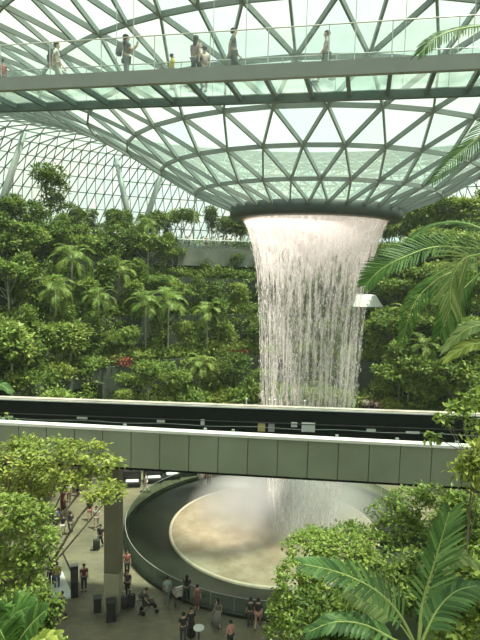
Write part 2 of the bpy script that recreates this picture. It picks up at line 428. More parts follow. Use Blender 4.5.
cable = thing('cable', 'thin pale cable sagging along the viaduct trench', 'cable', on_far(236, 0.7))
mb = MB(); pts = []
for i in range(60):
    s = -6+i*0.7; q = FA + fd*s - fn*0.6; pts.append((q.x, q.y, ZV-1.0+0.03*math.sin(i*0.9)))
mb.tube(pts, 0.014, 5); mb.build('strand', M['column'], cable, True, cable.location)
for i, s in enumerate((14.3, 15.6, 15.9, 17.6)):
    q = FA + fd*s; mb = MB(); mb.tube([(q.x, q.y, ZV+.06), (q.x, q.y, ZV+0.42)], 0.03, 6); mb.ball((q.x, q.y, ZV+0.45), 0.06)
    mb.build('marker_post', M['white'], via)
pl = thing('pillar', 'square olive grey pillar holding up the viaduct above the plaza', 'pillar', (-6.72, 29.05, 0), kind='structure')
mb = MB(); mb.box((0, 0, 5.85), (0.82, 0.8, 6.95), rotn); mb.build('shaft', M['pillar'], pl)
mb = MB(); mb.box((0, 0, 1.25), (0.84, 0.82, 2.3), rotn); mb.build('lower_cladding_lit', M['pillarlow'], pl)  # lighter lower part: shadow edge on the pillar put into the colours
mb = MB(); mb.box((0, 0, 0.08), (0.9, 0.88, 0.16), rotn); mb.build('plinth', M['concrete'], pl)

# ------------------------------------------------------------------ glass canopy bridge high above
ZB = 25.6
UA, UB = Vector((-8.64, 19.97, 0)), Vector((6.85, 16.76, 0))
VA, VB = Vector((-9.86, 22.77, 0)), Vector((7.93, 19.25, 0))
ud = (UB-UA).normalized(); vd = (VB-VA).normalized(); un = Vector((-ud.y, ud.x, 0)); rotu = Matrix.Rotation(math.atan2(ud.y, ud.x), 3, 'Z')
ubr = thing('canopy_bridge', 'glass floored footbridge spanning high up under the roof', 'bridge', (0, 0, 0), kind='structure')
def ubox(name, m, A, dr, off, s0, s1, zc, th, hh):
    c = A + dr*((s0+s1)/2) + un*off
    mb = MB(); mb.box((c.x, c.y, zc), (s1-s0, th, hh), Matrix.Rotation(math.atan2(dr.y, dr.x), 3, 'Z')); return mb.build(name, m, ubr)
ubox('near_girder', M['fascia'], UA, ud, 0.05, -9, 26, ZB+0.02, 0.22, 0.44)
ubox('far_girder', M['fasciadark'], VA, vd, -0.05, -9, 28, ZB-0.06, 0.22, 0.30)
wid = (VA-UA).dot(un)
for i in range(-8, 20):
    a = UA + ud*(i*1.3+0.3) + un*0.1; b = VA + vd*(i*1.3+2.1)
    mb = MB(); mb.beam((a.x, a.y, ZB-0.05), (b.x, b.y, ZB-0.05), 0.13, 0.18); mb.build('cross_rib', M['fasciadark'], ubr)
mb = MB()
for i in range(-7, 20):
    a0 = UA + ud*(i*1.3+0.36)+un*.16; a1 = UA + ud*((i+1)*1.3+0.24)+un*.16; b0 = VA + vd*(i*1.3+2.16)-un*.05; b1 = VA + vd*((i+1)*1.3+2.04)-un*.05
    z0, z1 = ZB+0.05, ZB+0.09
    mb.add([(a0.x, a0.y, z0), (a1.x, a1.y, z0), (b1.x, b1.y, z0), (b0.x, b0.y, z0), (a0.x, a0.y, z1), (a1.x, a1.y, z1), (b1.x, b1.y, z1), (b0.x, b0.y, z1)],
           [(3, 2, 1, 0), (4, 5, 6, 7), (0, 1, 5, 4), (1, 2, 6, 5), (2, 3, 7, 6), (3, 0, 4, 7)])
mb.build('glass_deck', M['deckglass'], ubr)
for A, dr, o in ((UA, ud, 0.08), (VA, vd, -0.08)):
    mb = MB(); mr_ = MB(); mp_ = MB()
    for i in range(-5, 14):
        a = A + dr*(i*1.9) + un*o; b = A + dr*(i*1.9+1.86) + un*o
        mb.beam((a.x, a.y, ZB+0.78), (b.x, b.y, ZB+0.78), 0.015, 1.05)
        mp_.tube([(a.x, a.y, ZB+0.1), (a.x, a.y, ZB+1.38)], 0.018, 6)
    a = A + dr*(-9)+un*o; b = A + dr*26 + un*o
    mr_.tube([(a.x, a.y, ZB+1.36), (b.x, b.y, ZB+1.36)], 0.022, 6)
    mb.build('glass_parapet', M['clearglass'], ubr); mr_.build('handrail', M['rail'], ubr); mp_.build('baluster_row', M['rail'], ubr)
mb = MB()
for s in (5.0, 8.8, 12.2, 15.6):
    a = UA + ud*s; rr = (Vector((a.x, a.y, 0))-RC).length
    mb.tube([(a.x, a.y, ZB+0.2), (a.x, a.y, roof_z(rr))], 0.013, 5)
    a = VA + vd*s; rr = (Vector((a.x, a.y, 0))-RC).length
    mb.tube([(a.x, a.y, ZB+0.1), (a.x, a.y, roof_z(rr))], 0.013, 5)
mb.build('hanger_cables', M['rail'], ubr)

# ------------------------------------------------------------------ terraces of the valley
TIERS = [(17.5, 4.3), (22.5, 8.6), (27.5, 12.9), (32.5, 17.2), (37.5, 21.4)]
A0, A1 = -12, 196
for k, (r, z) in enumerate(TIERS):
    zb = TIERS[k-1][1]-0.3 if k else -0.02
    aw_ = (148 if k == 0 else A1)
    mb = MB()
    if k == 1:
        mb.lathe([(r, zb), (r, z+0.55), (r+0.35, z+0.55), (r+0.35, zb)], 72, RC, A0, 148, True)
        mb.lathe([(r, z-0.9), (r, z+0.55), (r+0.35, z+0.55), (r+0.35, z-0.4), (r+9, z-.4), (r+9, z-0.9)], 24, RC, 148, A1, True)
        mb.lathe([(r+6.5, 0), (r+6.5, z-.9), (r+6.9, z-.9), (r+6.9, 0)], 24, RC, 148, A1, True)
        mb.box((RC.x+26*math.cos(R(148)), RC.y+26*math.sin(R(148)), 4.0), (9.5, .3, 8.0), Matrix.Rotation(R(148), 3, 'Z'))
    else: mb.lathe([(r, zb), (r, z+0.55), (r+0.35, z+0.55), (r+0.35, zb)], 96, RC, A0, aw_, True)
    tag(mb.build('wall_terrace', M['darkwall']), 'curved concrete planter wall of the planted valley, tier %d from the pool' % (k+1), 'wall', kind='structure')
    r2 = TIERS[k+1][0]+0.2 if k < 4 else 66
    mb = MB(); mb.lathe([(r+0.3, z), (r2, z+(0.2 if k < 4 else 1.0)), (r2, z-.35), (r+0.3, z-.35)], 96, RC, A0, aw_, True)
    tag(mb.build('ground_terrace', M['soil']), 'planted soil bed on tier %d of the valley above the pool' % (k+1), 'ground', kind='structure')
def on_arc(px, r):
    t = (px-240)/F/cp
    a = 1+t*t; b = -2*(t*RC.x+RC.y); c = RC.x**2+RC.y**2-r*r
    D = b*b-4*a*c
    Y = (-b+math.sqrt(max(D, 0)))/(2*a); return Vector((t*Y, Y, 0))
# viewing balcony on the upper tier
def ang(px, r):
    q = on_arc(px, r)-RC; return math.degrees(math.atan2(q.y, q.x))
a_l, a_r = ang(176, 35), ang(268, 35)
blc = thing('viewing_balcony', 'grey concrete viewing balcony jutting from the trees left of the waterfall', 'balcony', (RC.x, RC.y, 0), kind='structure')
mb = MB(); mb.lathe([(34.6, 19.3), (34.6, 21.6), (38, 21.6), (38, 19.3)], 24, (0, 0, 0), a_r, a_l, True); mb.build('slab', M['concrete'], blc)
mb = MB(); mb.lathe([(34.7, 21.6), (34.7, 22.7), (34.73, 22.7), (34.73, 21.6)], 24, (0, 0, 0), a_r, a_l, True); mb.build('glass_panel', M['clearglass'], blc)
mb = MB(); mb.tube([(34.7*math.cos(R(a_r+(a_l-a_r)*i/20)), 34.7*math.sin(R(a_r+(a_l-a_r)*i/20)), 22.72) for i in range(21)], 0.05, 6); mb.build('handrail', M['rail'], blc)
# pale awning and dark booth beside the water on the far side
q = on_arc(367, 29); zt = P(367, 306, q.y).z
aw = thing('awning', 'cream peaked awning on the far terrace at the waterfall edge', 'awning', (q.x, q.y, 12.9))
mb = MB(); hz_ = zt-12.9
mb.add([(-2.1, -1.6, hz_), (1.5, -1.6, hz_), (1.5, 1.6, hz_), (-2.1, 1.6, hz_), (-1.5, -.5, hz_+1.4), (0.8, -.5, hz_+1.4), (0.8, .5, hz_+1.4), (-1.5, .5, hz_+1.4)],
       [(3, 2, 1, 0), (4, 5, 6, 7), (0, 1, 5, 4), (1, 2, 6, 5), (2, 3, 7, 6), (3, 0, 4, 7)]); mb.build('canopy', M['coping'], aw)
for x in (-2.0, 1.4):
    for y in (-1.5, 1.5):
        mb = MB(); mb.tube([(x, y, 0), (x, y, hz_+.02)], 0.06, 6); mb.build('leg', M['column'], aw)

# slanted roof columns
def column(px0, py0, px1, py1, r0, name_l, rad=0.48):
    q0 = on_arc(px0, r0); p0 = P(px0, py0, q0.y)
    p1 = P(px1, py1, q0.y+2)
    d = (p1-p0).normalized(); s = 0
    while s < 60:
        e = p0+d*s; rr = (Vector((e.x, e.y, 0))-RC).length
        if e.z >= roof_z(rr)-0.1: break
        s += 0.2
    t0 = (21.6-p0.z)/d.z; base = p0 + d*t0
    o = thing('roof_column', name_l, 'column', base, kind='structure')
    mb = MB(); mb.tube([base, base+(e-base)*0.5, e], [rad, rad*0.95, rad*0.7], 10); mb.build('shaft', M['column'], o, True, base)
    mb = MB(); mb.lathe([(rad*1.6, 0), (rad*1.5, 0.35), (rad, 0.5)], 10); mb.build('base_plate', M['column'], o, True)
column(2, 202, 22, 140, 47, 'slanted grey roof column beside the left frame edge')
column(133, 236, 115, 155, 47, 'slanted grey roof column leaning away from the waterfall, behind the trees')
column(144, 226, 160, 178, 47, 'slanted grey roof column leaning towards the waterfall, behind the trees')
column(432, 222, 445, 180, 47, 'slanted grey roof column above the palm fronds right of the waterfall')
column(422, 222, 414, 196, 50, 'thin grey roof column above the palm fronds right of the waterfall', 0.25)

# ------------------------------------------------------------------ plant makers
def rdir(r, up=0.0):
    while True:
        v = Vector((r.uniform(-1, 1), r.uniform(-1, 1), r.uniform(-1, 1)))
        if 0.1 < v.length < 1: break
    v.normalize(); v.z += up; return v.normalized()
def crown(mb, r, lobes, n, L, per=9, flat=0.3, spread=1.6, up=0.35, asp=0.5):
    wts = [l[3]*l[4]+l[5]*l[3] for l in lobes]
    for _ in range(n//per):
        l = r.choices(lobes, wts)[0]
        d = rdir(r, up); k = r.uniform(0.72, 1.04)
        c = Vector((l[0]+d.x*l[3]*k, l[1]+d.y*l[4]*k, l[2]+d.z*l[5]*k))
        for j in range(per):
            o = rdir(r)*L*spread*r.random(); o.z *= 0.6
            ld = (d*0.5 + rdir(r)*0.9); ld.z = ld.z*(1-flat) - 0.15
            nr = (Vector((0, 0, 1)) + d*0.5 + rdir(r)*0.55)
            LL = L*r.uniform(0.7, 1.25)
            mb.leaf(c+o, ld, nr, LL, LL*asp)
def branches(mb, base, top, lobes, r0, n=6):
    mb.tube([base, base.lerp(top, 0.5)+Vector((r0*.8, 0, 0)), top], [r0, r0*0.75, r0*0.55], 7)
    for l in lobes:
        e = Vector((l[0], l[1], l[2])); s = base.lerp(top, rnd.uniform(0.6, 0.98))
        m = s.lerp(e, 0.5) + Vector((0, 0, -0.1*(e-s).length))
        mb.tube([s, m, e], [r0*0.4, r0*0.28, r0*0.12], 5)
def make_tree(name, seed, h, lobes, n, L, leafm, barkm, r0=0.16, **kw):
    r = random.Random(seed); root = thing(name, 'tree', 'tree')
    mb = MB(); top = Vector((0, 0, h*0.72)); branches(mb, Vector((0, 0, -0.1)), top, lobes, r0)
    mb.build('trunk', M[barkm], root, True)
    mb = MB(); crown(mb, r, lobes, n, L, **kw); mb.build('foliage', M[leafm], root)
    return root
def rl(seed, n, h0, h1, rad, lr, flat=0.75):
    r = random.Random(seed); out = []
    for i in range(n):
        a = 2*math.pi*(i+r.random()*.6)/n; q = rad*r.uniform(0.25, 1.0) if i else 0
        s = lr*r.uniform(0.75, 1.2)
        out.append((q*math.cos(a), q*math.sin(a), r.uniform(h0, h1), s, s, s*flat))
    return out
def bez(pts, n):
    """Catmull-Rom through the points"""
    P_ = [Vector(p) for p in pts]; P_ = [P_[0]*2-P_[1]] + P_ + [P_[-1]*2-P_[-2]]
    out = []
    segs = len(P_)-3
    for i in range(n+1):
        t = i/n*segs; k = min(int(t), segs-1); t -= k
        a, b, c, d = P_[k:k+4]
        out.append(0.5*((2*b)+(c-a)*t+(2*a-5*b+4*c-d)*t*t+(3*b-a-3*c+d)*t**3))
    return out
def frond(ml, ms, pts, n, L, W, up=Vector((0, 0, 1)), sweep=0.8, droop=0.3, r0=0.012, t0=0.12, sides=(1, -1), rng=rnd, tipscale=0.35, seg=3, vee=0.25):
    path = bez(pts, 24)
    ms.tube(path, [r0*(1-0.75*i/24) for i in range(25)], 5)
    for i in range(n):
        t = t0+(1-t0)*(i+0.5)/n
        x = t*24; k = min(int(x), 23); p = path[k].lerp(path[k+1], x-k); tg = (path[k+1]-path[k]).normalized()
        side = tg.cross(up).normalized(); nr = side.cross(tg)
        prof = math.sin(math.pi*min(1, (0.12+t*0.88)))**0.55 if t < .55 else 1-(1-tipscale)*((t-.55)/.45)**1.5
        for sg in sides:
            ll = L*prof*rng.uniform(0.92, 1.06)
            sw = sweep*(0.75+0.9*t)
            d = (side*sg + tg*sw + nr*vee + rdir(rng)*0.07).normalized()
            a = tg
            pp = [p]; 
            for j in range(1, seg+1):
                dd = (d + Vector((0, 0, -droop*(j/seg)**1.3*1.6))).normalized()
                pp.append(pp[-1]+dd*(ll/seg))
            ws = [0.35, 1.0, 0.7, 0.05] if seg == 3 else [0.4] + [1.0]*(seg-1) + [0.05]
            vs = []
            wv = (tg - d*tg.dot(d)).normalized()
            for q, w in zip(pp, ws):
                vs += [q+wv*(W*w/2), q+nr*(W*w*0.12), q-wv*(W*w/2)]
            fs = []
            for j in range(seg):
                o = j*3; fs += [(o, o+1, o+4, o+3), (o+1, o+2, o+5, o+4)]
            ml.add(vs, fs)
def make_palm(name, seed, h, nf, fl, lm, lw=0.09, ll=0.75, tr=0.10, n=16, barkm='palebark', lo=-25, hi=70, label='palm'):
    r = random.Random(seed); root = thing(name, label, 'palm')
    mt = MB(); bend = r.uniform(-.3, .3)
    mt.tube([(0, 0, -0.1), (bend*.3, 0, h*.3), (bend*.7, 0.05, h*.7), (bend, 0, h)], [tr*1.3, tr, tr*.9, tr*.85], 8)
    mt.build('trunk', M[barkm], root, True)
    ml = MB(); ms = MB()
    for i in range(nf):
        a = 2.4*i + r.uniform(-.2, .2); e = R(hi + (lo-hi)*i/(nf-1))
        L = fl*r.uniform(.85, 1.1)
        dx, dy = math.cos(a), math.sin(a)
        b = Vector((bend, 0, h)); p1 = b + Vector((dx*math.cos(e), dy*math.cos(e), math.sin(e)))*L*.5
        p2 = p1 + Vector((dx*math.cos(e-.6), dy*math.cos(e-.6), math.sin(e-.6)))*L*.3
        p3 = p2 + Vector((dx*math.cos(e-1.25), dy*math.cos(e-1.25), math.sin(e-1.25)))*L*.3
        frond(ml, ms, [b, p1, p2, p3], n, ll, lw, r0=0.03, rng=r, seg=2, droop=.35)
    ml.build('fronds', M[lm], root); ms.build('stalks', M['spine'], root)
    return root

# prototypes (each is then placed as the first of its kind)
KINDS = {
 'broad':  (lambda s: make_tree('broadleaf_tree', s, 5.2, rl(s, 7, 3.2, 5.6, 1.5, 1.15), 3200, 0.40, 'l_dark', 'bark'), 'round dark green broadleaf tree'),
 'tall':   (lambda s: make_tree('tall_tree', s, 9.0, rl(s, 8, 5.2, 10.3, 1.4, 1.35, 0.9), 3600, 0.42, 'l_dark', 'bark', 0.2), 'tall dark rainforest tree'),
 'layer':  (lambda s: make_tree('spreading_tree', s, 5.5, rl(s, 9, 3.6, 5.4, 2.4, 1.0, 0.32), 2800, 0.36, 'l_mid', 'palebark', 0.11), 'spreading layered tree'),
 'light':  (lambda s: make_tree('pale_tree', s, 4.2, rl(s, 7, 2.6, 4.4, 1.3, 0.9), 2400, 0.36, 'l_light', 'palebark', 0.09), 'pale green leafy tree'),
 'slim':   (lambda s: make_tree('slender_tree', s, 6.5, rl(s, 6, 2.8, 6.6, 0.7, 0.75, 1.1), 2200, 0.34, 'l_mid', 'palebark', 0.09), 'slender upright tree'),
 'palm':   (lambda s: make_palm('fan_palm', s, 5.2, 17, 1.9, 'l_mid' if s % 2 else 'l_light', 0.09, 0.8, 0.08), 'feathery palm with pale trunk'),
 'tpalm':  (lambda s: make_palm('tall_palm', s, 9.5, 15, 2.4, 'l_mid', 0.09, 0.9, 0.09), 'tall thin trunked palm'),
 'bush':   (lambda s: make_tree('shrub', s, 1.5, rl(s, 6, 0.7, 1.5, 1.0, 0.8, 0.7), 1600, 0.3, 'l_mid', 'bark', 0.05), 'rounded green shrub'),
 'lbush':  (lambda s: make_tree('pale_shrub', s, 1.3, rl(s, 6, 0.6, 1.3, 1.1, 0.75, 0.6), 1600, 0.28, 'l_yellow', 'bark', 0.05), 'yellow green shrub'),
}
protos = {}
placed = []
def plant(kind, px, tier, dr=2.0, scale=1.0, variant=None):
    v = rnd.randrange(3) if variant is None else variant
    key = (kind, v)
    r, z = TIERS[tier]
    q = on_arc(px, r+dr); q.z = z
    if key not in protos:
        protos[key] = KINDS[kind][0](hash(kind) % 1 + 11*v + len(kind)*3 + sum(map(ord, kind))); o = protos[key]
    else: o = copy_tree(protos[key])
    o.location = q; o.rotation_euler = (0, 0, rnd.uniform(0, 6.28)); s = scale*rnd.uniform(1.04, 1.24)*(0.72 if kind == 'tall' else 1)*(0.74 if tier == 4 and px < 172 and px != 52 else 1); o.scale = (s, s, s)
    placed.append((kind, tier, px, o)); return o
# (kind, column in the photo, tier, distance behind the tier's wall, size)
for a in [
 # skyline
 ('tall', 52, 4, 6, 1.05), ('tall', 14, 4, 5, .85), ('tall', 92, 4, 6, .8), ('broad', 35, 4, 3, 1.0), ('broad', 70, 4, 2.5, 1.0), ('tall', 112, 4, 8, .75), ('tall', 140, 4, 8, .78), ('tall', 165, 4, 9, .72),
 ('tpalm', 192, 4, 3.0, .95), ('broad', 152, 4, 3, 1.0), ('broad', 118, 4, 2.5, 1.0), ('tall', 222, 4, 9, .6), ('broad', 238, 4, 6, .9), ('broad', 5, 4, 2.5, 1.0), ('tall', 210, 4, 12, .8), ('layer', 180, 4, 7, 1.0),
 ('broad', 262, 4, 6, .8), ('broad', 290, 4, 6, .8), ('broad', 320, 4, 6, .8), ('broad', 350, 4, 6, .8), ('broad', 385, 4, 5, .8), ('tall', 405, 4, 6, .55), ('tall', 432, 4, 6, .7), ('tall', 455, 4, 5, .75), ('tall', 478, 4, 5, .9), ('broad', 440, 4, 2.5, 1.0), ('broad', 470, 4, 2.5, 1.0), ('broad', 412, 4, 2, .9), ('tall', -12, 4, 5, .8), ('broad', 250, 4, 9, 1),
 ('light', 396, 4, 2, 1.2), ('light', 425, 4, 1.5, 1.3), ('light', 458, 4, 1.5, 1.3), ('tpalm', 147, 3, 3.2, .72), ('slim', 128, 4, 3, .85), ('slim', 82, 4, 2, .85), ('slim', 22, 4, 2, .9),
 ('light', 416, 3, 1.5, 1.2), ('light', 440, 3, 1.5, 1.2), ('slim', 60, 3, 2, .85), ('slim', 112, 3, 2, .85), ('slim', 165, 3, 2.2, .75), ('light', 88, 3, 1.5, .9), ('light', 30, 3, 1.5, .9),
 ('light', 400, 2, 1.6, 1.2), ('light', 444, 2, 1.6, 1.2), ('slim', 108, 2, 1.6, .9), ('slim', 20, 2, 1.6, .9), ('light', 168, 2, 1.5, .9), ('slim', 200, 2, 2, .7), ('tpalm', 98, 1, 2, .72), ('tpalm', 56, 1, 2.4, .7), ('slim', 30, 1, 1.6, .9), ('slim', 218, 1, 1.6, .8), ('slim', 156, 1, 1.5, .7),
 # fourth tier
 ('layer', 148, 3, 1.5, .95), ('layer', 20, 3, 2, 1.0), ('broad', 45, 3, 2.5, .9), ('layer', 75, 3, 2, .9), ('broad', 100, 3, 2.5, .85), ('broad', 125, 3, 3, .9), ('layer', 172, 3, 2, .75), ('broad', -4, 3, 2, 1), ('broad', 205, 3, 2.8, .55), ('broad', 232, 3, 2.8, .55), ('broad', 258, 3, 2.6, .6),
 ('broad', 285, 3, 2, .8), ('broad', 315, 3, 2, .8), ('broad', 345, 3, 2, .8), ('broad', 382, 3, 2, .7), ('broad', 405, 3, 2, .8), ('layer', 425, 3, 2, .9), ('broad', 448, 3, 2, .9), ('layer', 470, 3, 2, 1),
 # middle tier
 ('palm', 70, 2, 2, 1.15), ('palm', 120, 2, 2, .95), ('layer', 8, 2, 2, 1.0), ('broad', 32, 2, 2, .9), ('broad', 95, 2, 2.5, .85), ('layer', 152, 2, 2.2, .8), ('layer', 185, 2, 2.5, .7), ('broad', 215, 2, 2, .65), ('light', 240, 2, 2, .8), ('broad', 50, 2, 2.5, .8), ('slim', 138, 2, 2.2, .85),
 ('broad', 270, 2, 2, .8), ('broad', 300, 2, 2, .8), ('broad', 330, 2, 2, .8), ('layer', 390, 2, 3, .7), ('broad', 410, 2, 2, .8), ('layer', 432, 2, 2, .9), ('broad', 455, 2, 2, .9), ('layer', 478, 2, 2, 1),
 # second tier
 ('palm', 168, 1, 2, 1.05), ('palm', 146, 1, 2.6, 1.05), ('palm', 208, 1, 1.5, .85), ('slim', 62, 1, 2, .9), ('slim', 92, 1, 2, .8), ('light', 40, 1, 2, .9), ('broad', 15, 1, 2, .85), ('layer', 115, 1, 2, .6), ('light', 188, 1, 2, .8), ('light', 228, 1, 2, .75), ('broad', 80, 1, 2.5, .6), ('broad', -8, 1, 2, .9), ('light', 130, 1, 2, .75),
 ('broad', 262, 1, 2, .7), ('broad', 290, 1, 2, .7), ('broad', 330, 1, 2, .7), ('light', 385, 1, 2, .8), ('layer', 402, 1, 2, .9), ('light', 420, 1, 2, .9), ('palm', 436, 1, 2, .8), ('broad', 452, 1, 2, .9), ('layer', 474, 1, 2, .9),
 ('bush', 18, 1, .7, 1.0), ('bush', 40, 1, .7, .9), ('lbush', 60, 1, .7, .9), ('bush', 78, 1, .7, .9), ('bush', 97, 1, .7, .8),
 ('slim', 402, 0, 1.2, 1.1), ('tpalm', 424, 0, 1.6, .75), ('slim', 466, 0, 1.4, 1.2), ('slim', 446, 1, 1.3, 1.2), ('slim', 396, 2, 1.4, 1.1), ('tpalm', 418, 1, 2.2, .7), ('slim', 420, 3, 1.4, 1.0), ('tpalm', 462, 2, 2.4, .7), ('layer', 412, 0, .8, 1.0), ('light', 432, 0, .9, 1.1), ('layer', 470, 0, .9, 1.1), ('layer', 390, 1, .9, 1.0), ('light', 410, 1, .9, 1.1), ('layer', 428, 1, .9, 1.1), ('light', 450, 1, .9, 1.1), ('light', 470, 1, .9, 1.1),
 ('layer', 408, 2, .9, 1.1), ('layer', 450, 2, .9, 1.1), ('light', 472, 2, .9, 1.1), ('layer', 398, 3, 1.2, 1.0), ('light', 465, 3, 1.2, 1.1), ('light', 376, 1, 1.2, .9), ('palm', 404, 1, 1.4, .9), ('palm', 460, 2, 1.6, 1.0), ('light', 70, 1, 1.0, .9), ('light', 10, 1, 1.0, 1), ('light', 50, 2, 1.0, .9), ('light', 134, 2, 1.0, .8), ('light', 84, 2, 1.0, .8),
 # lowest tier
 ('layer', 12, 0, 2, .95), ('broad', 34, 0, 2, .8), ('light', 60, 0, 2, .8), ('bush', 85, 0, 2, 1.2), ('layer', 148, 0, 2, .85), ('light', 122, 0, 2, .6), ('light', 176, 0, 2, .8), ('palm', 200, 0, 2, .75), ('light', 214, 0, 2, .8), ('broad', 236, 0, 2, .75), ('bush', 105, 0, 2.2, 1.0), ('lbush', 32, 0, 1, 1.1), ('lbush', 60, 0, .9, 1.0), ('lbush', 140, 0, .9, 1.0), ('bush', 190, 0, .9, 1.2), ('lbush', 222, 0, 1, 1.2), ('bush', 246, 0, 1, 1.2),
 ('light', 268, 0, 2, .7), ('bush', 300, 0, 1.5, 1), ('bush', 330, 0, 1.5, 1), ('light', 386, 0, 3.6, .8), ('layer', 406, 0, 2.5, .8), ('palm', 418, 0, 1.5, .62), ('light', 440, 0, 1.5, .9), ('layer', 458, 0, 1.5, .9), ('light', 478, 0, 1.5, 1.0), ('lbush', 408, 0, .8, 1.1), ('bush', 428, 0, .8, 1.3), ('lbush', 448, 0, .8, 1.2),
]: plant(*a)
ORD = ['first', 'second', 'third', 'fourth', 'fifth', 'sixth', 'seventh', 'eighth', 'ninth', 'tenth', 'eleventh', 'twelfth', 'thirteenth', 'fourteenth']
TN = ['lowest', 'second lowest', 'middle', 'second highest', 'top']
buckets = {}
for kind, tier, px, o in placed:
    pxx = pix(o.matrix_basis.translation)[0]
    side = 0 if pxx < 252 else (1 if pxx < 375 else 2)
    buckets.setdefault((kind, tier, side), []).append((pxx, o))
SD = ['left of the waterfall', 'seen through the falling water', 'right of the waterfall']
for (kind, tier, side), L in buckets.items():
    L.sort(key=lambda t: -t[0] if side == 0 else t[0])
    nm = KINDS[kind][1]
    for i, (px, o) in enumerate(L):
        if len(L) == 1: lab = '%s on the %s planted tier, %s' % (nm, TN[tier], SD[side])
        elif side == 1: lab = '%s %s %s, %s tier' % (ORD[i], nm, SD[side], TN[tier])
        else: lab = '%s %s %s, %s tier' % (ORD[i], nm, SD[side], TN[tier])
        o['label'] = lab; o['category'] = 'palm' if 'palm' in kind else ('shrub' if 'bush' in kind else 'tree')
        o['group'] = {'broad': 'dark broadleaf trees on the terraces', 'tall': 'tall trees along the skyline', 'layer': 'spreading trees on the terraces', 'light': 'pale trees on the terraces', 'slim': 'slender trees on the terraces',
                      'palm': 'feathery palms on the terraces', 'tpalm': 'tall palms', 'bush': 'green shrubs on the terraces', 'lbush': 'yellow green shrubs on the terraces'}[kind]

CLR0, CLR1 = ang(391, 17.5), ang(362, 17.5)
# undergrowth: uncountable low leaves on every tier, spilling over the walls
for k, (r, z) in enumerate(TIERS):
    rg = random.Random(50+k); mb = MB()
    rmax = 5.0 if k < 4 else 14
    ncl = 3600 if k < 4 else 4200
    for i in range(ncl):
        a = R(rg.uniform(18, 178 if k else 146)); dr = rg.uniform(-0.9, rmax)
        nz = noise.noise(Vector((a*9, dr*.5, k*7.3)))
        if k == 4 and dr < 2.5 and a_r-.5 < math.degrees(a) < a_l+.5: continue
        if k == 0 and dr < 1.5 and CLR0 < math.degrees(a) < CLR1: continue
        if dr < 0.3 and nz < -0.1: continue
        h = z + (0.55+rg.uniform(0, 0.8)+max(0, nz)*1.2 if dr > 0.2 else rg.uniform(-3.2, 0.6))
        c = Vector((RC.x+(r+dr)*math.cos(a), RC.y+(r+dr)*math.sin(a), h))
        s = rg.uniform(0.3, 0.5)
        for j in range(9):
            o_ = rdir(rg, .2)*rg.uniform(.1, .65)
            mb.leaf(c+o_, rdir(rg, 0.1), Vector((0, 0, 1))+rdir(rg)*.7, s*rg.uniform(.7, 1.2), s*.5)
    tag(mb.build('undergrowth', M[('l_light', 'l_light', 'l_mid', 'l_mid', 'l_dark')[k]]), 'low leafy undergrowth covering the %s planted tier around the pool' % TN[k], 'undergrowth', kind='stuff')
# hanging creepers between tiers keep the walls green
for px, tier, nm in ((232, 1, 'left of the waterfall on the second lowest wall'), (112, 1, 'under the leftmost palms on the second lowest wall')):
    r, z = TIERS[tier]; q = on_arc(px, r+0.8); q.z = z
    rt = thing('flower_bed', 'bed of dark red foliage plants ' + nm, 'flower bed', q, kind='stuff')
    mb = MB(); rg = random.Random(px)
    for i in range(420):
        c = Vector((rg.uniform(-2.0, 2.0), rg.uniform(-.5, .5), rg.uniform(0.5, 1.25)))
        mb.leaf(c, rdir(rg, .4), rdir(rg, .8), .3, .13)
    mb.build('leaves', M['red'], rt)

# ------------------------------------------------------------------ foreground ledges
def ledge(name, label, poly, z0, z1):
    n = len(poly); mb = MB()
    mb.add([(x, y, z0) for x, y in poly]+[(x, y, z1) for x, y in poly], [tuple(reversed(range(n))), tuple(range(n, 2*n))]+[(i, (i+1) % n, n+(i+1) % n, n+i) for i in range(n)])
    return tag(mb.build(name, M['soil']), label, 'ground', kind='structure')
ledge('ground_right', 'planted ledge below the broad leaved palm and shrubs', [(0.75, 4), (0.95, 9), (2.5, 12.0), (5.2, 14.6), (16, 14.6), (16, 4)], 0, 12.6)
ledge('ground_left', 'planted ledge below the green fern', [(-14, 4), (-2.6, 4), (-3.5, 9.3), (-14, 9.3)], 0, 12.4)

def px_tree(name, label, cat, spots, Y, base, n, L, leafm, barkm, r0=0.08, seed=1, asp=0.5, per=9, flat=0.3, group=None, zf=None, up=0.35):
    """spots: (column, row, half width px, half height px, extra depth)"""
    r = random.Random(seed); base = Vector(base); root = thing(name, label, cat, base, group=group)
    lobes = []
    for s in spots:
        YY = Y + (s[4] if len(s) > 4 else 0); c = P(s[0], s[1], YY)-base; k = YY*1.08/F
        lobes.append((c.x, c.y, c.z, s[2]*k, s[2]*k, s[3]*k))
    top = Vector((sum(l[0] for l in lobes)/len(lobes)*0.45, sum(l[1] for l in lobes)/len(lobes)*0.45, min(l[2] for l in lobes)*0.95))
    if top.z < 0.1: top.z = 0.3
    mb = MB(); branches(mb, Vector((0, 0, -0.05)), top, lobes, r0); mb.build('trunk', M[barkm], root, True)
    mb = MB(); crown(mb, r, lobes, n, L, per=per, flat=flat, up=up, asp=asp); mb.build('foliage', M[leafm], root)
    return root
px_tree('spreading_tree', 'light green tree with layered crown between viaduct and plaza, left frame edge', 'tree',
        [(12, 462, 30, 13), (45, 450, 30, 9, .5), (80, 452, 26, 7, .3), (104, 462, 16, 5), (62, 468, 26, 9), (30, 484, 26, 9, .8), (88, 478, 22, 6), (112, 494, 14, 4.5), (8, 440, 10, 6, .6), (25, 446, 16, 8, 1)],
        17, (-8.9, 17.2, 0), 4300, 0.165, 'l_yellow', 'bark', 0.13, 3, 0.5, 9, 0.55)
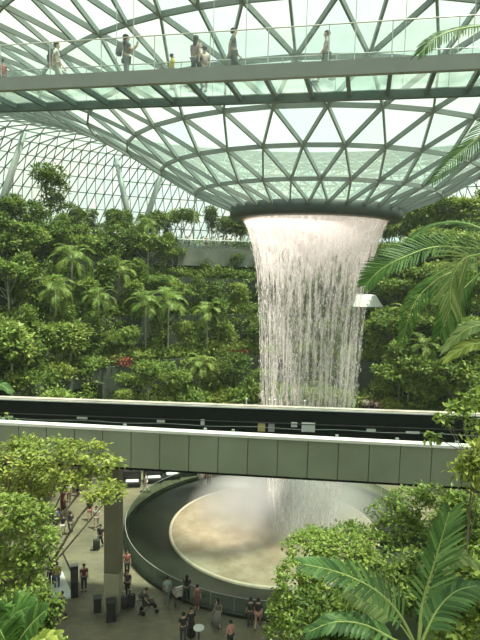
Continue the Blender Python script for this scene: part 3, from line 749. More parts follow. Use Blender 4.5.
px_tree('leafy_tree', 'bright green leafy tree below the layered one, above the glass enclosure', 'tree',
        [(5, 512, 24, 14), (30, 516, 20, 12, .4), (45, 540, 13, 12), (14, 545, 24, 14, .3), (36, 562, 15, 12), (8, 575, 22, 14), (30, 590, 14, 12, .5), (10, 604, 22, 10, .5)],
        13.2, (-7.6, 13.6, 0), 5000, 0.135, 'l_light', 'bark', 0.12, 5, 0.5)
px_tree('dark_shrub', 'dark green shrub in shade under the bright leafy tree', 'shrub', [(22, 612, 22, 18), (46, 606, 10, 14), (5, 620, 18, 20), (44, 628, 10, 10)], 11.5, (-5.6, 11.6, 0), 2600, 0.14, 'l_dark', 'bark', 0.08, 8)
# thin bare branch reaching up over the plaza
br = thing('bare_branch', 'thin bare branch slanting up over the plaza near the layered tree', 'branch', P(56, 560, 15.2))
mb = MB(); mb.tube([P(52, 562, 15.2), P(64, 542, 15.2), P(78, 518, 15.3), P(97, 496, 15.5)], [0.05, 0.045, 0.035, 0.02], 6); mb.tube([P(70, 531, 15.2), P(66, 512, 15.1), P(68, 500, 15)], [0.025, 0.018, 0.01], 5)
mb.build('stem', M['bark'], br, True, br.location)
mb = MB(); crown(mb, random.Random(2), [tuple(P(112, 490, 15.6)-br.location)+(0.42, .42, .13), tuple(P(98, 496, 15.5)-br.location)+(0.35, .35, .1)], 500, 0.15, flat=.6); mb.build('foliage', M['l_yellow'], br)

# shrubs on the right ledge
zg = 12.6
def sh(px, Y): q = P(px, 400, Y); return (q.x, Y, zg)
px_tree('leafy_shrub', 'pale green small leaved shrub in front of the pool, left of the broad leaved palm', 'shrub',
        [(312, 548, 26, 14, 1), (345, 552, 28, 16, .8), (296, 580, 20, 18), (328, 585, 28, 22), (284, 612, 16, 18, -.2), (312, 622, 28, 20, -.5), (365, 570, 22, 16, 1), (280, 634, 14, 14, -.4), (340, 618, 22, 18, -.4)], 11.2, sh(330, 11), 11000, 0.095, 'l_light', 'bark', 0.05, 11, 0.6)
px_tree('leafy_shrub', 'olive green shrub spreading just under the viaduct, right of the pool', 'shrub',
        [(352, 534, 22, 8), (388, 512, 20, 9, .4), (410, 500, 20, 9, .3), (368, 545, 28, 10, -.5), (402, 534, 28, 16), (430, 515, 20, 18), (318, 532, 12, 4), (302, 540, 9, 4), (432, 494, 16, 8)], 13.6, (4.5, 13.4, zg), 6000, 0.10, 'l_mid', 'bark', 0.05, 12, 0.55)
px_tree('dark_shrub', 'dark glossy shrub at the frame edge above the round leaved bush', 'shrub',
        [(462, 508, 16, 14), (474, 525, 14, 18), (450, 525, 14, 14, .4), (466, 552, 18, 14, -.3)], 10.2, sh(468, 10.2), 3200, 0.12, 'l_mid', 'bark', 0.05, 13, 0.5)
px_tree('round_leaved_bush', 'bright round leaved bush at the lower corner beside the broad leaved palm', 'bush',
        [(470, 580, 16, 16), (458, 605, 16, 16), (475, 622, 16, 20), (448, 632, 16, 14, -.2)], 7.4, sh(468, 7.4), 1500, 0.12, 'l_light', 'bark', 0.04, 14, 0.75)
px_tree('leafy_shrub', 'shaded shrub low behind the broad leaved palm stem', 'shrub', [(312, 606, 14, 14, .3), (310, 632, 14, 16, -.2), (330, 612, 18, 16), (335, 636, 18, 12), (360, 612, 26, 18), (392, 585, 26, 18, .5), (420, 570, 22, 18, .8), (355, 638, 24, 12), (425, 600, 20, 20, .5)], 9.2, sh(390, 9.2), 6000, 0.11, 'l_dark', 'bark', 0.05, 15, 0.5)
px_tree('young_tree', 'bright leaved young tree overlapping the end of the dark viaduct trench', 'tree',
        [(474, 400, 9, 8), (458, 408, 8, 5), (444, 420, 6, 6), (476, 428, 7, 8), (452, 428, 6, 5), (434, 436, 5, 4)], 13, (6.5, 13.2, zg), 520, 0.17, 'l_light', 'bark', 0.05, 16, 0.5)
px_tree('yellowing_shrub', 'yellowing drooping shrub against the viaduct panels at the frame edge', 'shrub', [(478, 455, 9, 10), (472, 470, 10, 8), (482, 478, 8, 8)], 9.5, (4.2, 9.6, zg), 700, 0.17, 'l_yellow', 'bark', 0.03, 17, 0.3, flat=0.0)

# palms with individually built fronds
def big_palm(name, label, crown_at, base, fronds, cat='palm', trunk_r=0.05, extra=0):
    base = Vector(base); root = thing(name, label, cat, base)
    ca = Vector(crown_at)
    mb = MB(); mb.tube([base+Vector((0, 0, -.05)), base.lerp(ca, .5)+Vector((.08, 0, 0)), ca], [trunk_r*1.3, trunk_r, trunk_r*.9], 10); mb.build('trunk', M['palebark'], root, True, base).location = (0, 0, 0)
    for fr in fronds:
        pts = [P(*p)-base for p in fr['p']]
        ml, ms = MB(), MB()
        frond(ml, ms, [ca-base]+pts if fr.get('join', True) else pts, fr['n'], fr['L'], fr['W'], Vector(fr.get('up', (0, -.5, 1))), fr.get('sw', .8), fr.get('dr', .3), fr.get('r0', .014), fr.get('t0', .15), fr.get('sides', (1, -1)), random.Random(fr['n']), fr.get('tip', .4), 4, fr.get('vee', .2))
        st = ms.build('frond', M['spine'], root, True); ml.build('leaflets', M[fr['m']], st)
    rr = random.Random(int(ca.z*100))
    for i in range(extra):      # the crown's other fronds, reaching away to the side
        az = R(-75+120*i/max(1, extra-1)); el = R(rr.uniform(-5, 55)); L = rr.uniform(1.3, 1.8)
        h_ = Vector((math.cos(az), math.sin(az), 0)); b0 = ca-base
        pts = [b0, b0+h_*L*.45*math.cos(el)+Vector((0, 0, L*.45*math.sin(el))), b0+h_*L*.8+Vector((0, 0, L*.45*math.sin(el))), b0+h_*L+Vector((0, 0, L*.2*math.sin(el)-.3))]
        ml, ms = MB(), MB()
        frond(ml, ms, pts, 34, .4, .02, Vector((0, 0, 1)), .8, .4, .014, .15, (1, -1), rr, .4, 4, .2)
        st = ms.build('frond', M['spine'], root, True); ml.build('leaflets', M['l_palm'], st)
    return root
big_palm('feather_palm', 'feathery palm whose long dark arching frond crosses the waterfall', P(512, 250, 7.0), (3.75, 7.0, zg), [
    dict(p=[(480, 249, 6.9), (435, 247, 6.8), (400, 259, 6.7), (379, 271, 6.7), (366, 285, 6.7)], n=56, L=.34, W=.019, m='l_palm', sw=.75, dr=.12, up=(0, -.8, 1), vee=.35, tip=.35),
    dict(p=[(480, 254, 6.3), (463, 260, 6.2), (452, 280, 6.2), (450, 306, 6.2)], n=34, L=.42, W=.015, m='l_palmlight', sw=.9, dr=.35, up=(0.3, -1, .5), vee=.1, tip=.6),
    dict(p=[(470, 266, 7.6), (440, 278, 7.7), (415, 302, 7.7), (402, 340, 7.7)], n=40, L=.36, W=.019, m='l_palm', sw=.8, dr=.5, up=(0, -.6, 1)),
    dict(p=[(480, 228, 7.8), (455, 222, 8.2), (430, 226, 8.5), (412, 238, 8.6)], n=40, L=.38, W=.019, m='l_palm', sw=.8, dr=.35, up=(0, -.5, 1)),
    dict(p=[(478, 275, 7.4), (455, 300, 7.4), (440, 335, 7.4)], n=36, L=.4, W=.02, m='l_palm', sw=.8, dr=.5, up=(0, -.6, 1))], extra=7)
big_palm('feather_palm', 'palm reaching in at the upper corner in front of the glass bridge', P(520, 40, 6.2), (3.6, 6.2, zg), [
    dict(p=[(490, 27, 6.1), (460, 29, 6.0), (436, 38, 5.9), (419, 54, 5.9)], n=36, L=.26, W=.015, m='l_palm', sw=.7, dr=.5, up=(0, -.6, 1)),
    dict(p=[(500, 100, 6.3), (480, 135, 6.3), (458, 155, 6.3), (432, 182, 6.3)], n=36, L=.24, W=.014, m='l_palm', sw=.8, dr=.3, up=(0, -.8, 1))], extra=7)
big_palm('feather_palm', 'low palm with two yellow green fronds beside the right frame edge', P(520, 330, 6.0), (3.25, 5.6, zg), [
    dict(p=[(492, 325, 5.9), (468, 329, 5.8), (442, 350, 5.8)], n=30, L=.17, W=.022, m='l_palmlight', sw=1.0, dr=.25, up=(0, -.5, 1)),
    dict(p=[(495, 342, 5.8), (470, 345, 5.7), (444, 360, 5.7)], n=30, L=.17, W=.022, m='l_yellow', sw=1.0, dr=.25, up=(0, -.5, 1))], extra=5)
fb = P(418, 650, 6.0)
big_palm('broad_leaved_palm', 'young palm with broad ribbed leaves filling the lower corner', fb, (fb.x+.02, fb.y+.05, zg), [
    dict(p=[(422, 605, 6.0), (432, 570, 5.95), (441, 540, 5.9), (449, 512, 5.85)], n=20, L=.42, W=.036, m='l_broad', sw=1.15, dr=.16, up=(.25, -1, .25), vee=.22, tip=.55, t0=.25, r0=.02),
    dict(p=[(400, 615, 5.9), (375, 590, 5.7), (340, 573, 5.6), (303, 564, 5.5)], n=20, L=.30, W=.042, m='l_broad', sw=1.1, dr=.25, up=(0, -.7, 1), vee=.3, tip=.5, t0=.2, r0=.02),
    dict(p=[(436, 612, 6.2), (455, 592, 6.3), (478, 585, 6.4)], n=20, L=.32, W=.048, m='l_broad', sw=1.0, dr=.4, up=(0, -.4, 1), t0=.15, r0=.018),
    dict(p=[(398, 622, 6.3), (376, 606, 6.4), (345, 592, 6.4)], n=16, L=.22, W=.045, m='l_palmlight', sw=.6, dr=.25, up=(0, -.8, .8), r0=.012, t0=.4),
    dict(p=[(428, 590, 6.4), (440, 565, 6.5), (462, 556, 6.5), (478, 566, 6.5)], n=20, L=.17, W=.04, m='l_palmlight', sw=.6, dr=.4, up=(0, -.6, 1), r0=.012, t0=.45),
    dict(p=[(395, 640, 5.6), (365, 625, 5.5), (335, 622, 5.4), (308, 632, 5.4)], n=16, L=.22, W=.05, m='l_broad', sw=1.0, dr=.35, up=(0, -.6, 1), r0=.016, t0=.25)], 'palm', 0.06)
# fern at the lower left and leaf tips at the left edge
f2 = P(12, 655, 8.2)
big_palm('fern', 'green fern with a pale midrib at the lower left corner', f2, (f2.x, f2.y, 12.4), [
    dict(p=[(20, 640, 8.0), (32, 624, 7.9), (45, 611, 7.8)], n=16, L=.34, W=.09, m='l_palm', sw=.8, dr=.3, up=(0, -.6, 1), r0=.03, t0=.1),
    dict(p=[(8, 630, 8.2), (14, 615, 8.2), (30, 606, 8.2)], n=16, L=.4, W=.1, m='l_palm', sw=.8, dr=.4, up=(0, -.6, 1), t0=.1),
    dict(p=[(5, 640, 7.8), (-4, 620, 7.8), (-2, 604, 7.8)], n=16, L=.4, W=.1, m='l_palm', sw=.8, dr=.4, up=(0, -.6, 1), t0=.1),
    dict(p=[(25, 648, 7.7), (40, 640, 7.6), (60, 634, 7.6)], n=14, L=.22, W=.07, m='l_yellow', sw=.8, dr=.4, up=(0, -.6, 1), t0=.1)], 'fern', 0.04)
f3 = P(-14, 396, 9)
big_palm('feather_palm', 'palm frond tips hanging in at the left edge above the viaduct', f3, (f3.x, 9.0, 12.4), [
    dict(p=[(-6, 386, 8.9), (3, 386, 8.9), (12, 392, 8.9)], n=12, L=.16, W=.03, m='l_palm', sw=.9, dr=.3)])

# low leaves covering the rest of the ledges
for nm, xs, ys, zz, sd in (('right', (2.2, 14), (4.2, 14.2), 12.6, 5), ('left', (-12, -2.9), (4.3, 9.0), 12.4, 6)):
    mb = MB(); rg = random.Random(sd); k = 0
    while k < 900:
        x, y = rg.uniform(*xs), rg.uniform(*ys)
        if nm == 'right' and (x < 0.40*y+0.8 or x < y*.95-8.3): continue
        k += 1; c = Vector((x, y, zz+rg.uniform(.1, .55)))
        for j in range(8): mb.leaf(c+rdir(rg, .1)*rg.uniform(.05, .3), rdir(rg, .2), Vector((0, 0, 1))+rdir(rg)*.6, rg.uniform(.12, .24), .1)
    tag(mb.build('undergrowth', M['l_mid']), 'low leafy undergrowth covering the planted ledge at the %s frame edge' % nm, 'undergrowth', kind='stuff')

# ------------------------------------------------------------------ people
_cm = {}
def cmat(c, rough=0.7):
    k = tuple(round(q, 3) for q in c)
    if k not in _cm: _cm[k] = solid('cloth_%d' % len(_cm), c, rough, 0, 0.08, 6)
    return _cm[k]
SKIN = [(0.52, 0.33, 0.24), (0.42, 0.25, 0.17), (0.30, 0.17, 0.11)]
def skin_mesh(verts, edges, radii, sub=1):
    me = bpy.data.meshes.new('tmp'); me.from_pydata(verts, edges, []); me.update()
    o = bpy.data.objects.new('tmp', me); C.objects.link(o)
    m = o.modifiers.new('s', 'SKIN'); m.use_smooth_shade = True
    for i, r in enumerate(radii):
        sv = me.skin_vertices[0].data[i]; sv.radius = r if isinstance(r, tuple) else (r, r); sv.use_root = (i == 0)
    s = o.modifiers.new('d', 'SUBSURF'); s.levels = sub; s.render_levels = sub
    dg = bpy.context.evaluated_depsgraph_get(); oe = o.evaluated_get(dg)
    out = bpy.data.meshes.new_from_object(oe, depsgraph=dg)
    bpy.data.objects.remove(o); bpy.data.meshes.remove(me)
    return [tuple(v.co) for v in out.vertices], [tuple(p.vertices) for p in out.polygons]
def pose(name):
    J = dict(pel=(0, 0, .95), wai=(0, 0, 1.12), che=(0, 0, 1.33), nec=(0, .0, 1.46), chi=(0, .02, 1.535), hea=(0, .01, 1.62), top=(0, -.005, 1.685))
    for s, k in ((-1, 'l'), (1, 'r')):
        J['hip'+k] = (.09*s, 0, .88); J['kne'+k] = (.10*s, .015, .49); J['ank'+k] = (.10*s, -.03, .09); J['toe'+k] = (.115*s, .14, .035)
        J['sho'+k] = (.175*s, 0, 1.39); J['elb'+k] = (.225*s, -.03, 1.12); J['wri'+k] = (.235*s, .06, .88); J['han'+k] = (.235*s, .085, .80)
    if name == 'walk':
        J.update(kner=(.10, .17, .51), ankr=(.10, .24, .10), toer=(.11, .40, .06), knel=(-.10, -.02, .49), ankl=(-.10, -.30, .15), toel=(-.11, -.16, .035),
                 elbr=(.24, -.12, 1.13), wrir=(.22, -.14, .89), hanr=(.22, -.13, .81), elbl=(-.24, .06, 1.13), wril=(-.22, .20, .92), hanl=(-.22, .25, .85))
    if name == 'phone':
        J.update(elbr=(.22, .12, 1.17), wrir=(.08, .34, 1.40), hanr=(.06, .37, 1.47), elbl=(-.22, .12, 1.17), wril=(-.08, .34, 1.38), hanl=(-.06, .37, 1.45))
    if name == 'push':
        J.update(elbr=(.22, .08, 1.13), wrir=(.2, .34, 1.02), hanr=(.2, .42, 1.02), elbl=(-.22, .08, 1.13), wril=(-.2, .34, 1.02), hanl=(-.2, .42, 1.02),
                 kner=(.10, .12, .51), ankr=(.10, .14, .09), toer=(.11, .31, .035), ankl=(-.10, -.2, .11), toel=(-.11, -.05, .035))
    if name == 'bend':
        for k in ('wai', 'che', 'nec', 'chi', 'hea', 'top', 'shol', 'shor', 'elbl', 'elbr', 'wril', 'wrir', 'hanl', 'hanr'):
            x, y, z = J[k]; dz = z-.95; th = 0.75
            J[k] = (x, y*math.cos(th)+dz*math.sin(th), .95+dz*math.cos(th)-y*math.sin(th))
        for s, k in ((-1, 'l'), (1, 'r')):
            sx_, sy_, sz_ = J['sho'+k]; J['elb'+k] = (sx_*1.2, sy_+.06, sz_-.26); J['wri'+k] = (sx_, sy_+.2, sz_-.46); J['han'+k] = (sx_, sy_+.25, sz_-.53)
    if name == 'sit':
        for k in list(J):
            x, y, z = J[k]
            if k[:3] not in ('kne', 'ank', 'toe'): J[k] = (x, y, z-.42)
        for s, k in ((-1, 'l'), (1, 'r')):
            J['kne'+k] = (.12*s, .42, .50); J['ank'+k] = (.12*s, .44, .10); J['toe'+k] = (.13*s, .60, .035)
            J['wri'+k] = (.15*s, .24, .60); J['han'+k] = (.13*s, .32, .58)
    return J
_pm = {}
def pose_meshes(name):
    if name in _pm: return _pm[name]
    J = pose(name)
    def g(seq, edges, rad): 
        idx = {k: i for i, k in enumerate(seq)}
        return skin_mesh([J[k] for k in seq], [(idx[a], idx[b]) for a, b in edges], [rad[k[:3]] for k in seq])
    seq = ['pel', 'wai', 'che', 'nec', 'chi', 'hea', 'top'] + [a+b for b in 'lr' for a in ('hip', 'kne', 'ank', 'toe', 'sho', 'elb', 'wri', 'han')]
    ed = [('pel', 'wai'), ('wai', 'che'), ('che', 'nec'), ('nec', 'chi'), ('chi', 'hea'), ('hea', 'top')]
    for b in 'lr': ed += [('pel', 'hip'+b), ('hip'+b, 'kne'+b), ('kne'+b, 'ank'+b), ('ank'+b, 'toe'+b), ('che', 'sho'+b), ('sho'+b, 'elb'+b), ('elb'+b, 'wri'+b), ('wri'+b, 'han'+b)]
    body = g(seq, ed, dict(pel=(.14, .11), wai=(.125, .1), che=(.15, .11), nec=.055, chi=(.07, .08), hea=(.085, .105), top=(.06, .075), hip=.085, kne=.06, ank=.042, toe=.036, sho=.06, elb=.042, wri=.03, han=(.022, .042)))
    sm = dict(J)
    for b in 'lr': sm['slv'+b] = tuple(Vector(J['sho'+b]).lerp(Vector(J['elb'+b]), .75))
    sq = ['pel', 'wai', 'che', 'shol', 'shor', 'slvl', 'slvr']; J2 = J; J = sm
    shirt = g(sq, [('pel', 'wai'), ('wai', 'che'), ('che', 'shol'), ('che', 'shor'), ('shol', 'slvl'), ('shor', 'slvr')], dict(pel=(.165, .135), wai=(.15, .125), che=(.172, .13), sho=.082, slv=.062))
    tq = ['pel'] + [a+b for b in 'lr' for a in ('hip', 'kne', 'ank')]; te = []
    for b in 'lr': te += [('pel', 'hip'+b), ('hip'+b, 'kne'+b), ('kne'+b, 'ank'+b)]
    trou = g(tq, te, dict(pel=(.155, .13), hip=.105, kne=.078, ank=.058))
    kq = ['pel'] + [a+b for b in 'lr' for a in ('hip', 'shk')]
    for b in 'lr': J['shk'+b] = tuple(Vector(J['hip'+b]).lerp(Vector(J['kne'+b]), .8))
    te = []
    for b in 'lr': te += [('pel', 'hip'+b), ('hip'+b, 'shk'+b)]
    shorts = g(kq, te, dict(pel=(.155, .13), hip=.105, shk=.09))
    _pm[name] = (J2, body, shirt, trou, shorts); return _pm[name]
DK = (0.025, 0.025, 0.03); HAIR = (0.02, 0.016, 0.014)
def person(label, at, face, shirt=DK, legs=DK, ps='stand', h=1.68, hair='short', bottom='trousers', sk=0, group=None, shoe=(0.05, 0.05, 0.05)):
    J, body, sh_, tr_, so_ = pose_meshes(ps)
    root = thing('person', label, 'person', at, R(face), group); s = h/1.72; root.scale = (s, s, s)
    mb = MB(); mb.add(*body)
    hd = Vector(J['hea'])
    for sx_ in (-1, 1):
        mb.ball(hd+Vector((.082*sx_, -.005, -.01)), (.014, .025, .034), 6, 5)
    mb.add([hd+Vector(v) for v in ((-.014, .095, -.04), (.014, .095, -.04), (0, .125, -.038), (0, .10, .015))], [(0, 2, 3), (2, 1, 3), (0, 1, 2), (0, 3, 1)])
    for b, sx_ in (('l', -1), ('r', 1)):
        w_, hn = Vector(J['wri'+b]), Vector(J['han'+b]); d = (hn-w_).normalized(); f_ = Vector((0, 1, 0)) if abs(d.y) < .8 else Vector((0, 0, 1))
        f_ = (f_-d*d.dot(f_)).normalized(); curl = f_.cross(d)*sx_
        for i, (off, ln) in enumerate(((-.027, .06), (-.009, .075), (.009, .08), (.027, .07))):
            p0 = hn+f_*off; p1 = p0+d*ln*.55; mb.tube([p0, p1, p1+(d+curl*.6).normalized()*ln*.5], [.010, .0095, .007], 5)
        p0 = w_.lerp(hn, .45)+f_*.03; p1 = p0+(f_+d).normalized()*.035; mb.tube([p0, p1, p1+(d*1.3+f_*.3).normalized()*.03], [.012, .011, .008], 5)
    mb.cur = 1
    for sx_ in (-1, 1): mb.ball(hd+Vector((.034*sx_, .094, .0)), (.013, .010, .008), 6, 4)
    mb.ball(hd+Vector((0, .088, -.068)), (.026, .010, .007), 6, 4)
    mb.build('body', [cmat(SKIN[sk], .5), cmat((.03, .02, .02))], root, True)
    mb = MB(); mb.add(*sh_); mb.build('shirt', cmat(shirt), root, True)
    if bottom == 'trousers':
        mb = MB(); mb.add(*tr_); mb.build('trousers', cmat(legs), root, True)
    elif bottom == 'shorts':
        mb = MB(); mb.add(*so_); mb.build('shorts', cmat(legs), root, True)
    else:
        hem = 0.14 if bottom == 'long_skirt' else 0.5; mb = MB()
        prof = [(.145, 1.06), (.175, .95), (.205, .8), (.26, hem), (.25, hem), (.19, .8)]
        mb.lathe(prof, 20); mb.build('skirt', cmat(legs), root, True)
    mb = MB(); o = len(mb.v); mb.ball(hd+Vector((0, -.022, .022)), (.103, .118, .108), 12, 8)
    if hair == 'long': mb.ball(hd+Vector((0, -.075, -.13)), (.095, .05, .19), 10, 8)
    if hair == 'bun': mb.ball(hd+Vector((0, -.12, .09)), .05, 8, 6)
    # open the face: pull the front lower verts back
    for i in range(o, len(mb.v)):
        x, y, z = mb.v[i]
        if y > hd.y+.03 and z < hd.z+.055: mb.v[i] = (x, hd.y+.03-.02, z)
    mb.build('hair', cmat(HAIR), root, True)
    for b in 'lr':
        a, t = Vector(J['ank'+b]), Vector(J['toe'+b]); mb = MB(); m_ = a.lerp(t, .55); m_.z = (a.z-.055+t.z)/2+.012
        mb.ball(m_, (.052, .135, .05), 8, 6, -.75); mb.build('shoe', cmat(shoe), root, True)
    return root
def rbox(size, bev, c=(0, 0, 0)):
    import bmesh
    bm = bmesh.new(); bmesh.ops.create_cube(bm, size=1)
    for v in bm.verts: v.co = Vector((v.co.x*size[0]+c[0], v.co.y*size[1]+c[1], v.co.z*size[2]+c[2]))
    bmesh.ops.bevel(bm, geom=bm.edges[:], offset=bev, segments=2, affect='EDGES', profile=.5)
    bm.verts.index_update(); r = ([tuple(v.co) for v in bm.verts], [tuple(v.index for v in f.verts) for f in bm.faces]); bm.free(); return r
def backpack(label, per, c):
    root = thing('backpack', label, 'backpack', per.location, per.rotation_euler.z); s = per.scale.x; root.scale = (s, s, s)
    mb = MB(); mb.add(*rbox((.30, .17, .44), .05, (0, -.225, 1.22))); mb.build('bag', cmat(c), root, True)
    mb = MB(); mb.add(*rbox((.22, .06, .2), .025, (0, -.325, 1.13))); mb.build('pocket', cmat([min(1, k*1.6+.01) for k in c]), root, True)
    for x in (-.1, .1):
        mb = MB(); mb.tube([(x, -.15, 1.42), (x, -.02, 1.50), (x, .135, 1.38), (x, .15, 1.22), (x, -.12, 1.06)], .02, 5); mb.build('strap', cmat(c), root)
def suitcase(label, at, rz, c, hh=.68):
    root = thing('suitcase', label, 'suitcase', at, R(rz))
    mb = MB(); mb.add(*rbox((.45, .27, hh), .05, (0, 0, .07+hh/2)))
    mb.build('shell', cmat(c, .4), root, True)
    mb = MB()
    for x in (-.11, .11): mb.tube([(x, -.09, hh+.05), (x, -.09, hh+.4)], .011, 5)
    mb.tube([(-.12, -.09, hh+.4), (.12, -.09, hh+.4)], .016, 6); mb.build('handle', M['rail'], root)
    for x in (-.17, .17):
        for y in (-.09, .09):
            mb = MB(); mb.tube([(x-.015, y, .036), (x+.015, y, .036)], .036, 10); mb.build('wheel', M['dark'], root)
def stroller(label, at, rz, c):
    root = thing('stroller', label, 'stroller', at, R(rz))
    mb = MB(); mb.add(*rbox((.42, .62, .22), .07, (0, .02, .55))); mb.add(*rbox((.42, .14, .5), .06, (0, -.28, .72))); mb.build('seat', cmat(c), root, True)
    mb = MB()
    for i in range(9):
        a = R(20+i*14); 
    vs = []; 
    for i in range(9):
        a = R(-10+i*16)
        for x in (-.23, .23): vs.append((x, -.3+.38*math.sin(a)*.9, .72+.36*math.cos(a)))
    mb.add(vs, [(2*i, 2*i+1, 2*i+3, 2*i+2) for i in range(8)]); mb.build('hood', cmat(c), root, True)
    mb = MB()
    for x in (-.24, .24):
        mb.tube([(x, -.55, 1.03), (x, -.2, .55), (x, .42, .12)], .014, 6); mb.tube([(x, .1, .5), (x, -.35, .12)], .014, 6)
    mb.tube([(-.24, -.55, 1.03), (.24, -.55, 1.03)], .018, 6); mb.build('frame', M['darkmetal'], root)
    for x in (-.26, .26):
        for y in (.42, -.35):
            mb = MB(); mb.tube([(x-.02, y, .12), (x+.02, y, .12)], .12, 14); mb.build('wheel', M['dark'], root)
def bin_(label, at, rz, w=.5, hh=1.05):
    root = thing('litter_bin', label, 'bin', at, R(rz))
    mb = MB(); mb.add(*rbox((w, w, hh-.14), .03, (0, 0, (hh-.14)/2))); mb.build('body', M['dark'], root)
    mb = MB(); mb.add(*rbox((w+.06, w+.06, .06), .02, (0, 0, hh-.03))); mb.build('lid', M['darkmetal'], root)
    for x in (-.2, .2):
        for y in (-.2, .2):
            mb = MB(); mb.box((x, y, hh-.1), (.04, .04, .1)); mb.build('post', M['darkmetal'], root)
RED = (.16, .03, .03); WH = (.72, .70, .66); NAV = (.03, .045, .11); BLU = (.05, .11, .42); TEAL = (.28, .40, .38); PNK = (.5, .25, .24); GRY = (.28, .27, .26); YEL = (.45, .42, .08); OLV = (.12, .13, .05)
def pz(px, py): return G(px, py, 0.0)
person('person in dark red shirt and black trousers standing alone on open plaza', pz(84, 591), 200, RED, DK)
person('person in all black walking below the glass enclosure', pz(62, 621), 160, DK, DK, 'walk')
person('person in yellow green shirt inside the glass enclosure', pz(57, 589), 20, YEL, (.10, .11, .16))
person('person in navy top beside the leafy tree, inside glass enclosure', pz(51.5, 586), 40, NAV, DK)
person('person in long dark red dress walking on the far plaza', pz(63, 509), 170, RED, (.12, .03, .03), 'walk', 1.65, 'long', 'long_skirt')
person('person in cream top just behind the dark red dress', pz(69, 502), 190, (.55, .45, .36), (.2, .14, .1), 'stand', 1.6, 'short')
person('person in bright blue shirt on the far plaza', pz(78, 496), 150, BLU, DK)
person('person in violet blue shirt beside the bare branch', pz(55.5, 530), 30, (.11, .09, .35), DK, 'walk')
person('person in white shorts and dark top under the bare branch', pz(63, 536), 10, DK, WH, 'walk', 1.62, 'short', 'shorts')
person('person in dark shirt and grey trousers under the bare branch', pz(70.5, 534), 10, (.05, .04, .05), GRY, 'walk')
person('person in black top with long hair near the pillar, left of pair', pz(90, 520), 190, DK, PNK, 'walk', 1.6, 'long', 'shorts')
person('person in white shirt and shorts near the pillar, right of pair', pz(96.5, 528), 190, WH, (.5, .4, .36), 'walk', 1.66, 'short', 'shorts')
person('person in black beside the pillar pulling a dark suitcase', pz(100.5, 548), 180, DK, DK, 'walk')
suitcase('small dark suitcase beside the pillar on the sunlit plaza', pz(96.5, 550), 20, (.03, .035, .03))
person('person in dusty red top right behind the pillar', pz(127, 575), 200, (.34, .10, .09), DK, 'stand', 1.62, 'long')
person('person in dark jacket standing beside luggage right of the pillar', pz(127.5, 597), 160, (.05, .04, .07), DK)
suitcase('dark purple suitcase at the feet of person in dark jacket', pz(123.5, 609), 10, (.05, .035, .06), .72)
suitcase('black suitcase right of the dark purple suitcase', pz(131, 607), -15, (.025, .025, .03), .72)
person('person in olive shirt bending over a stroller', pz(138.5, 614), -80, (.06, .06, .045), GRY, 'bend')
stroller('black stroller right of the person in olive shirt', pz(148.5, 612), -70, (.04, .04, .045))
bin_('dark square litter bin in front of the pillar', pz(111, 620), 15, .5, 1.15)
bin_('dark litter bin left of the pillar foot', pz(97.5, 611), 15, .42, .85)
person('person in pale teal shirt by the pool balustrade', pz(167, 604), 10, TEAL, (.2, .22, .2))
stroller('white stroller between two people at the pool balustrade', pz(177, 602), 30, (.62, .6, .56))
person('person in black with long hair at the pool balustrade', pz(186.5, 602), 0, DK, DK, 'push', 1.64, 'long')
person('person in brown red dress at the pool balustrade', pz(197, 611), -20, (.25, .11, .10), (.14, .06, .06), 'stand', 1.58, 'bun', 'skirt')
person('person in long grey dress strolling beside the pool balustrade', pz(217, 627), 60, (.2, .18, .17), GRY, 'walk', 1.66, 'long', 'long_skirt')
person('person in black on the dark plaza at the bottom edge, left of pair', pz(183, 643), 20, DK, (.05, .05, .06), 'stand', 1.68, 'short')
person('person in black with long hair at the bottom edge, right of pair', pz(191, 637), 200, DK, DK, 'stand', 1.62, 'long', 'long_skirt')
person('person in pink top cut off by the bottom edge', pz(230, 650), 30, PNK, DK, 'stand', 1.62, 'bun')
person('person in dark green shirt beside another in black, at pool balustrade', pz(250, 627), 10, (.03, .05, .04), (.07, .06, .05))
person('person in black with pink shorts at pool balustrade', pz(257.5, 628), -10, DK, PNK, 'walk', 1.7, 'short', 'shorts')
person('person in white walking past the black benches on far plaza', pz(146, 492), 100, WH, WH, 'walk', 1.7)
person('person in white top on the far side of the pool, left of two', pz(201.5, 487), 170, WH, GRY, 'stand', 1.65)
person('person in grey brown top on the far side of the pool, right of two', pz(209, 486), 170, (.3, .24, .2), DK, 'stand', 1.68)
tb = thing('round_table', 'small round white rimmed table at the bottom edge beside two people in black', 'table', pz(198.5, 645))
mb = MB(); mb.lathe([(.02, .95), (.24, .95), (.28, .97), (.28, .92), (.24, .90), (.02, .90)], 20); mb.build('top', M['white'], tb, True)
mb = MB(); mb.lathe([(.22, 0), (.22, .04), (.05, .07), (.045, .9)], 16); mb.build('pedestal', M['darkmetal'], tb, True)
# black benches with white cushions along the far edge of the plaza
bl = ['beside the walking person in white', 'second from the layered tree', 'third from the layered tree', 'farthest from the layered tree']
for i, (px, py) in enumerate(((131, 486), (153, 482), (171, 478.5), (188, 475))):
    b = thing('bench', 'black bench with white cushion on far plaza, ' + ('nearest the layered tree' if i == 0 else bl[i]), 'bench', pz(px, py), R(8+4*i), group='black benches on the far plaza')
    mb = MB(); mb.add(*rbox((1.7, .9, .3), .05, (0, 0, .27))); mb.build('base', M['dark'], b)
    mb = MB(); mb.add(*rbox((1.1, .55, .12), .04, (0.1, -.05, .48))); mb.build('cushion', M['white'], b, True)
    mb = MB(); mb.add(*rbox((1.7, .16, .8), .05, (0, .4, .8))); mb.build('backrest', M['dark'], b)
    for x in (-.6, .6):
        for y in (-.3, .3):
            mb = MB(); mb.tube([(x, y, 0), (x, y, .14)], .04, 8); mb.build('leg', M['darkmetal'], b)
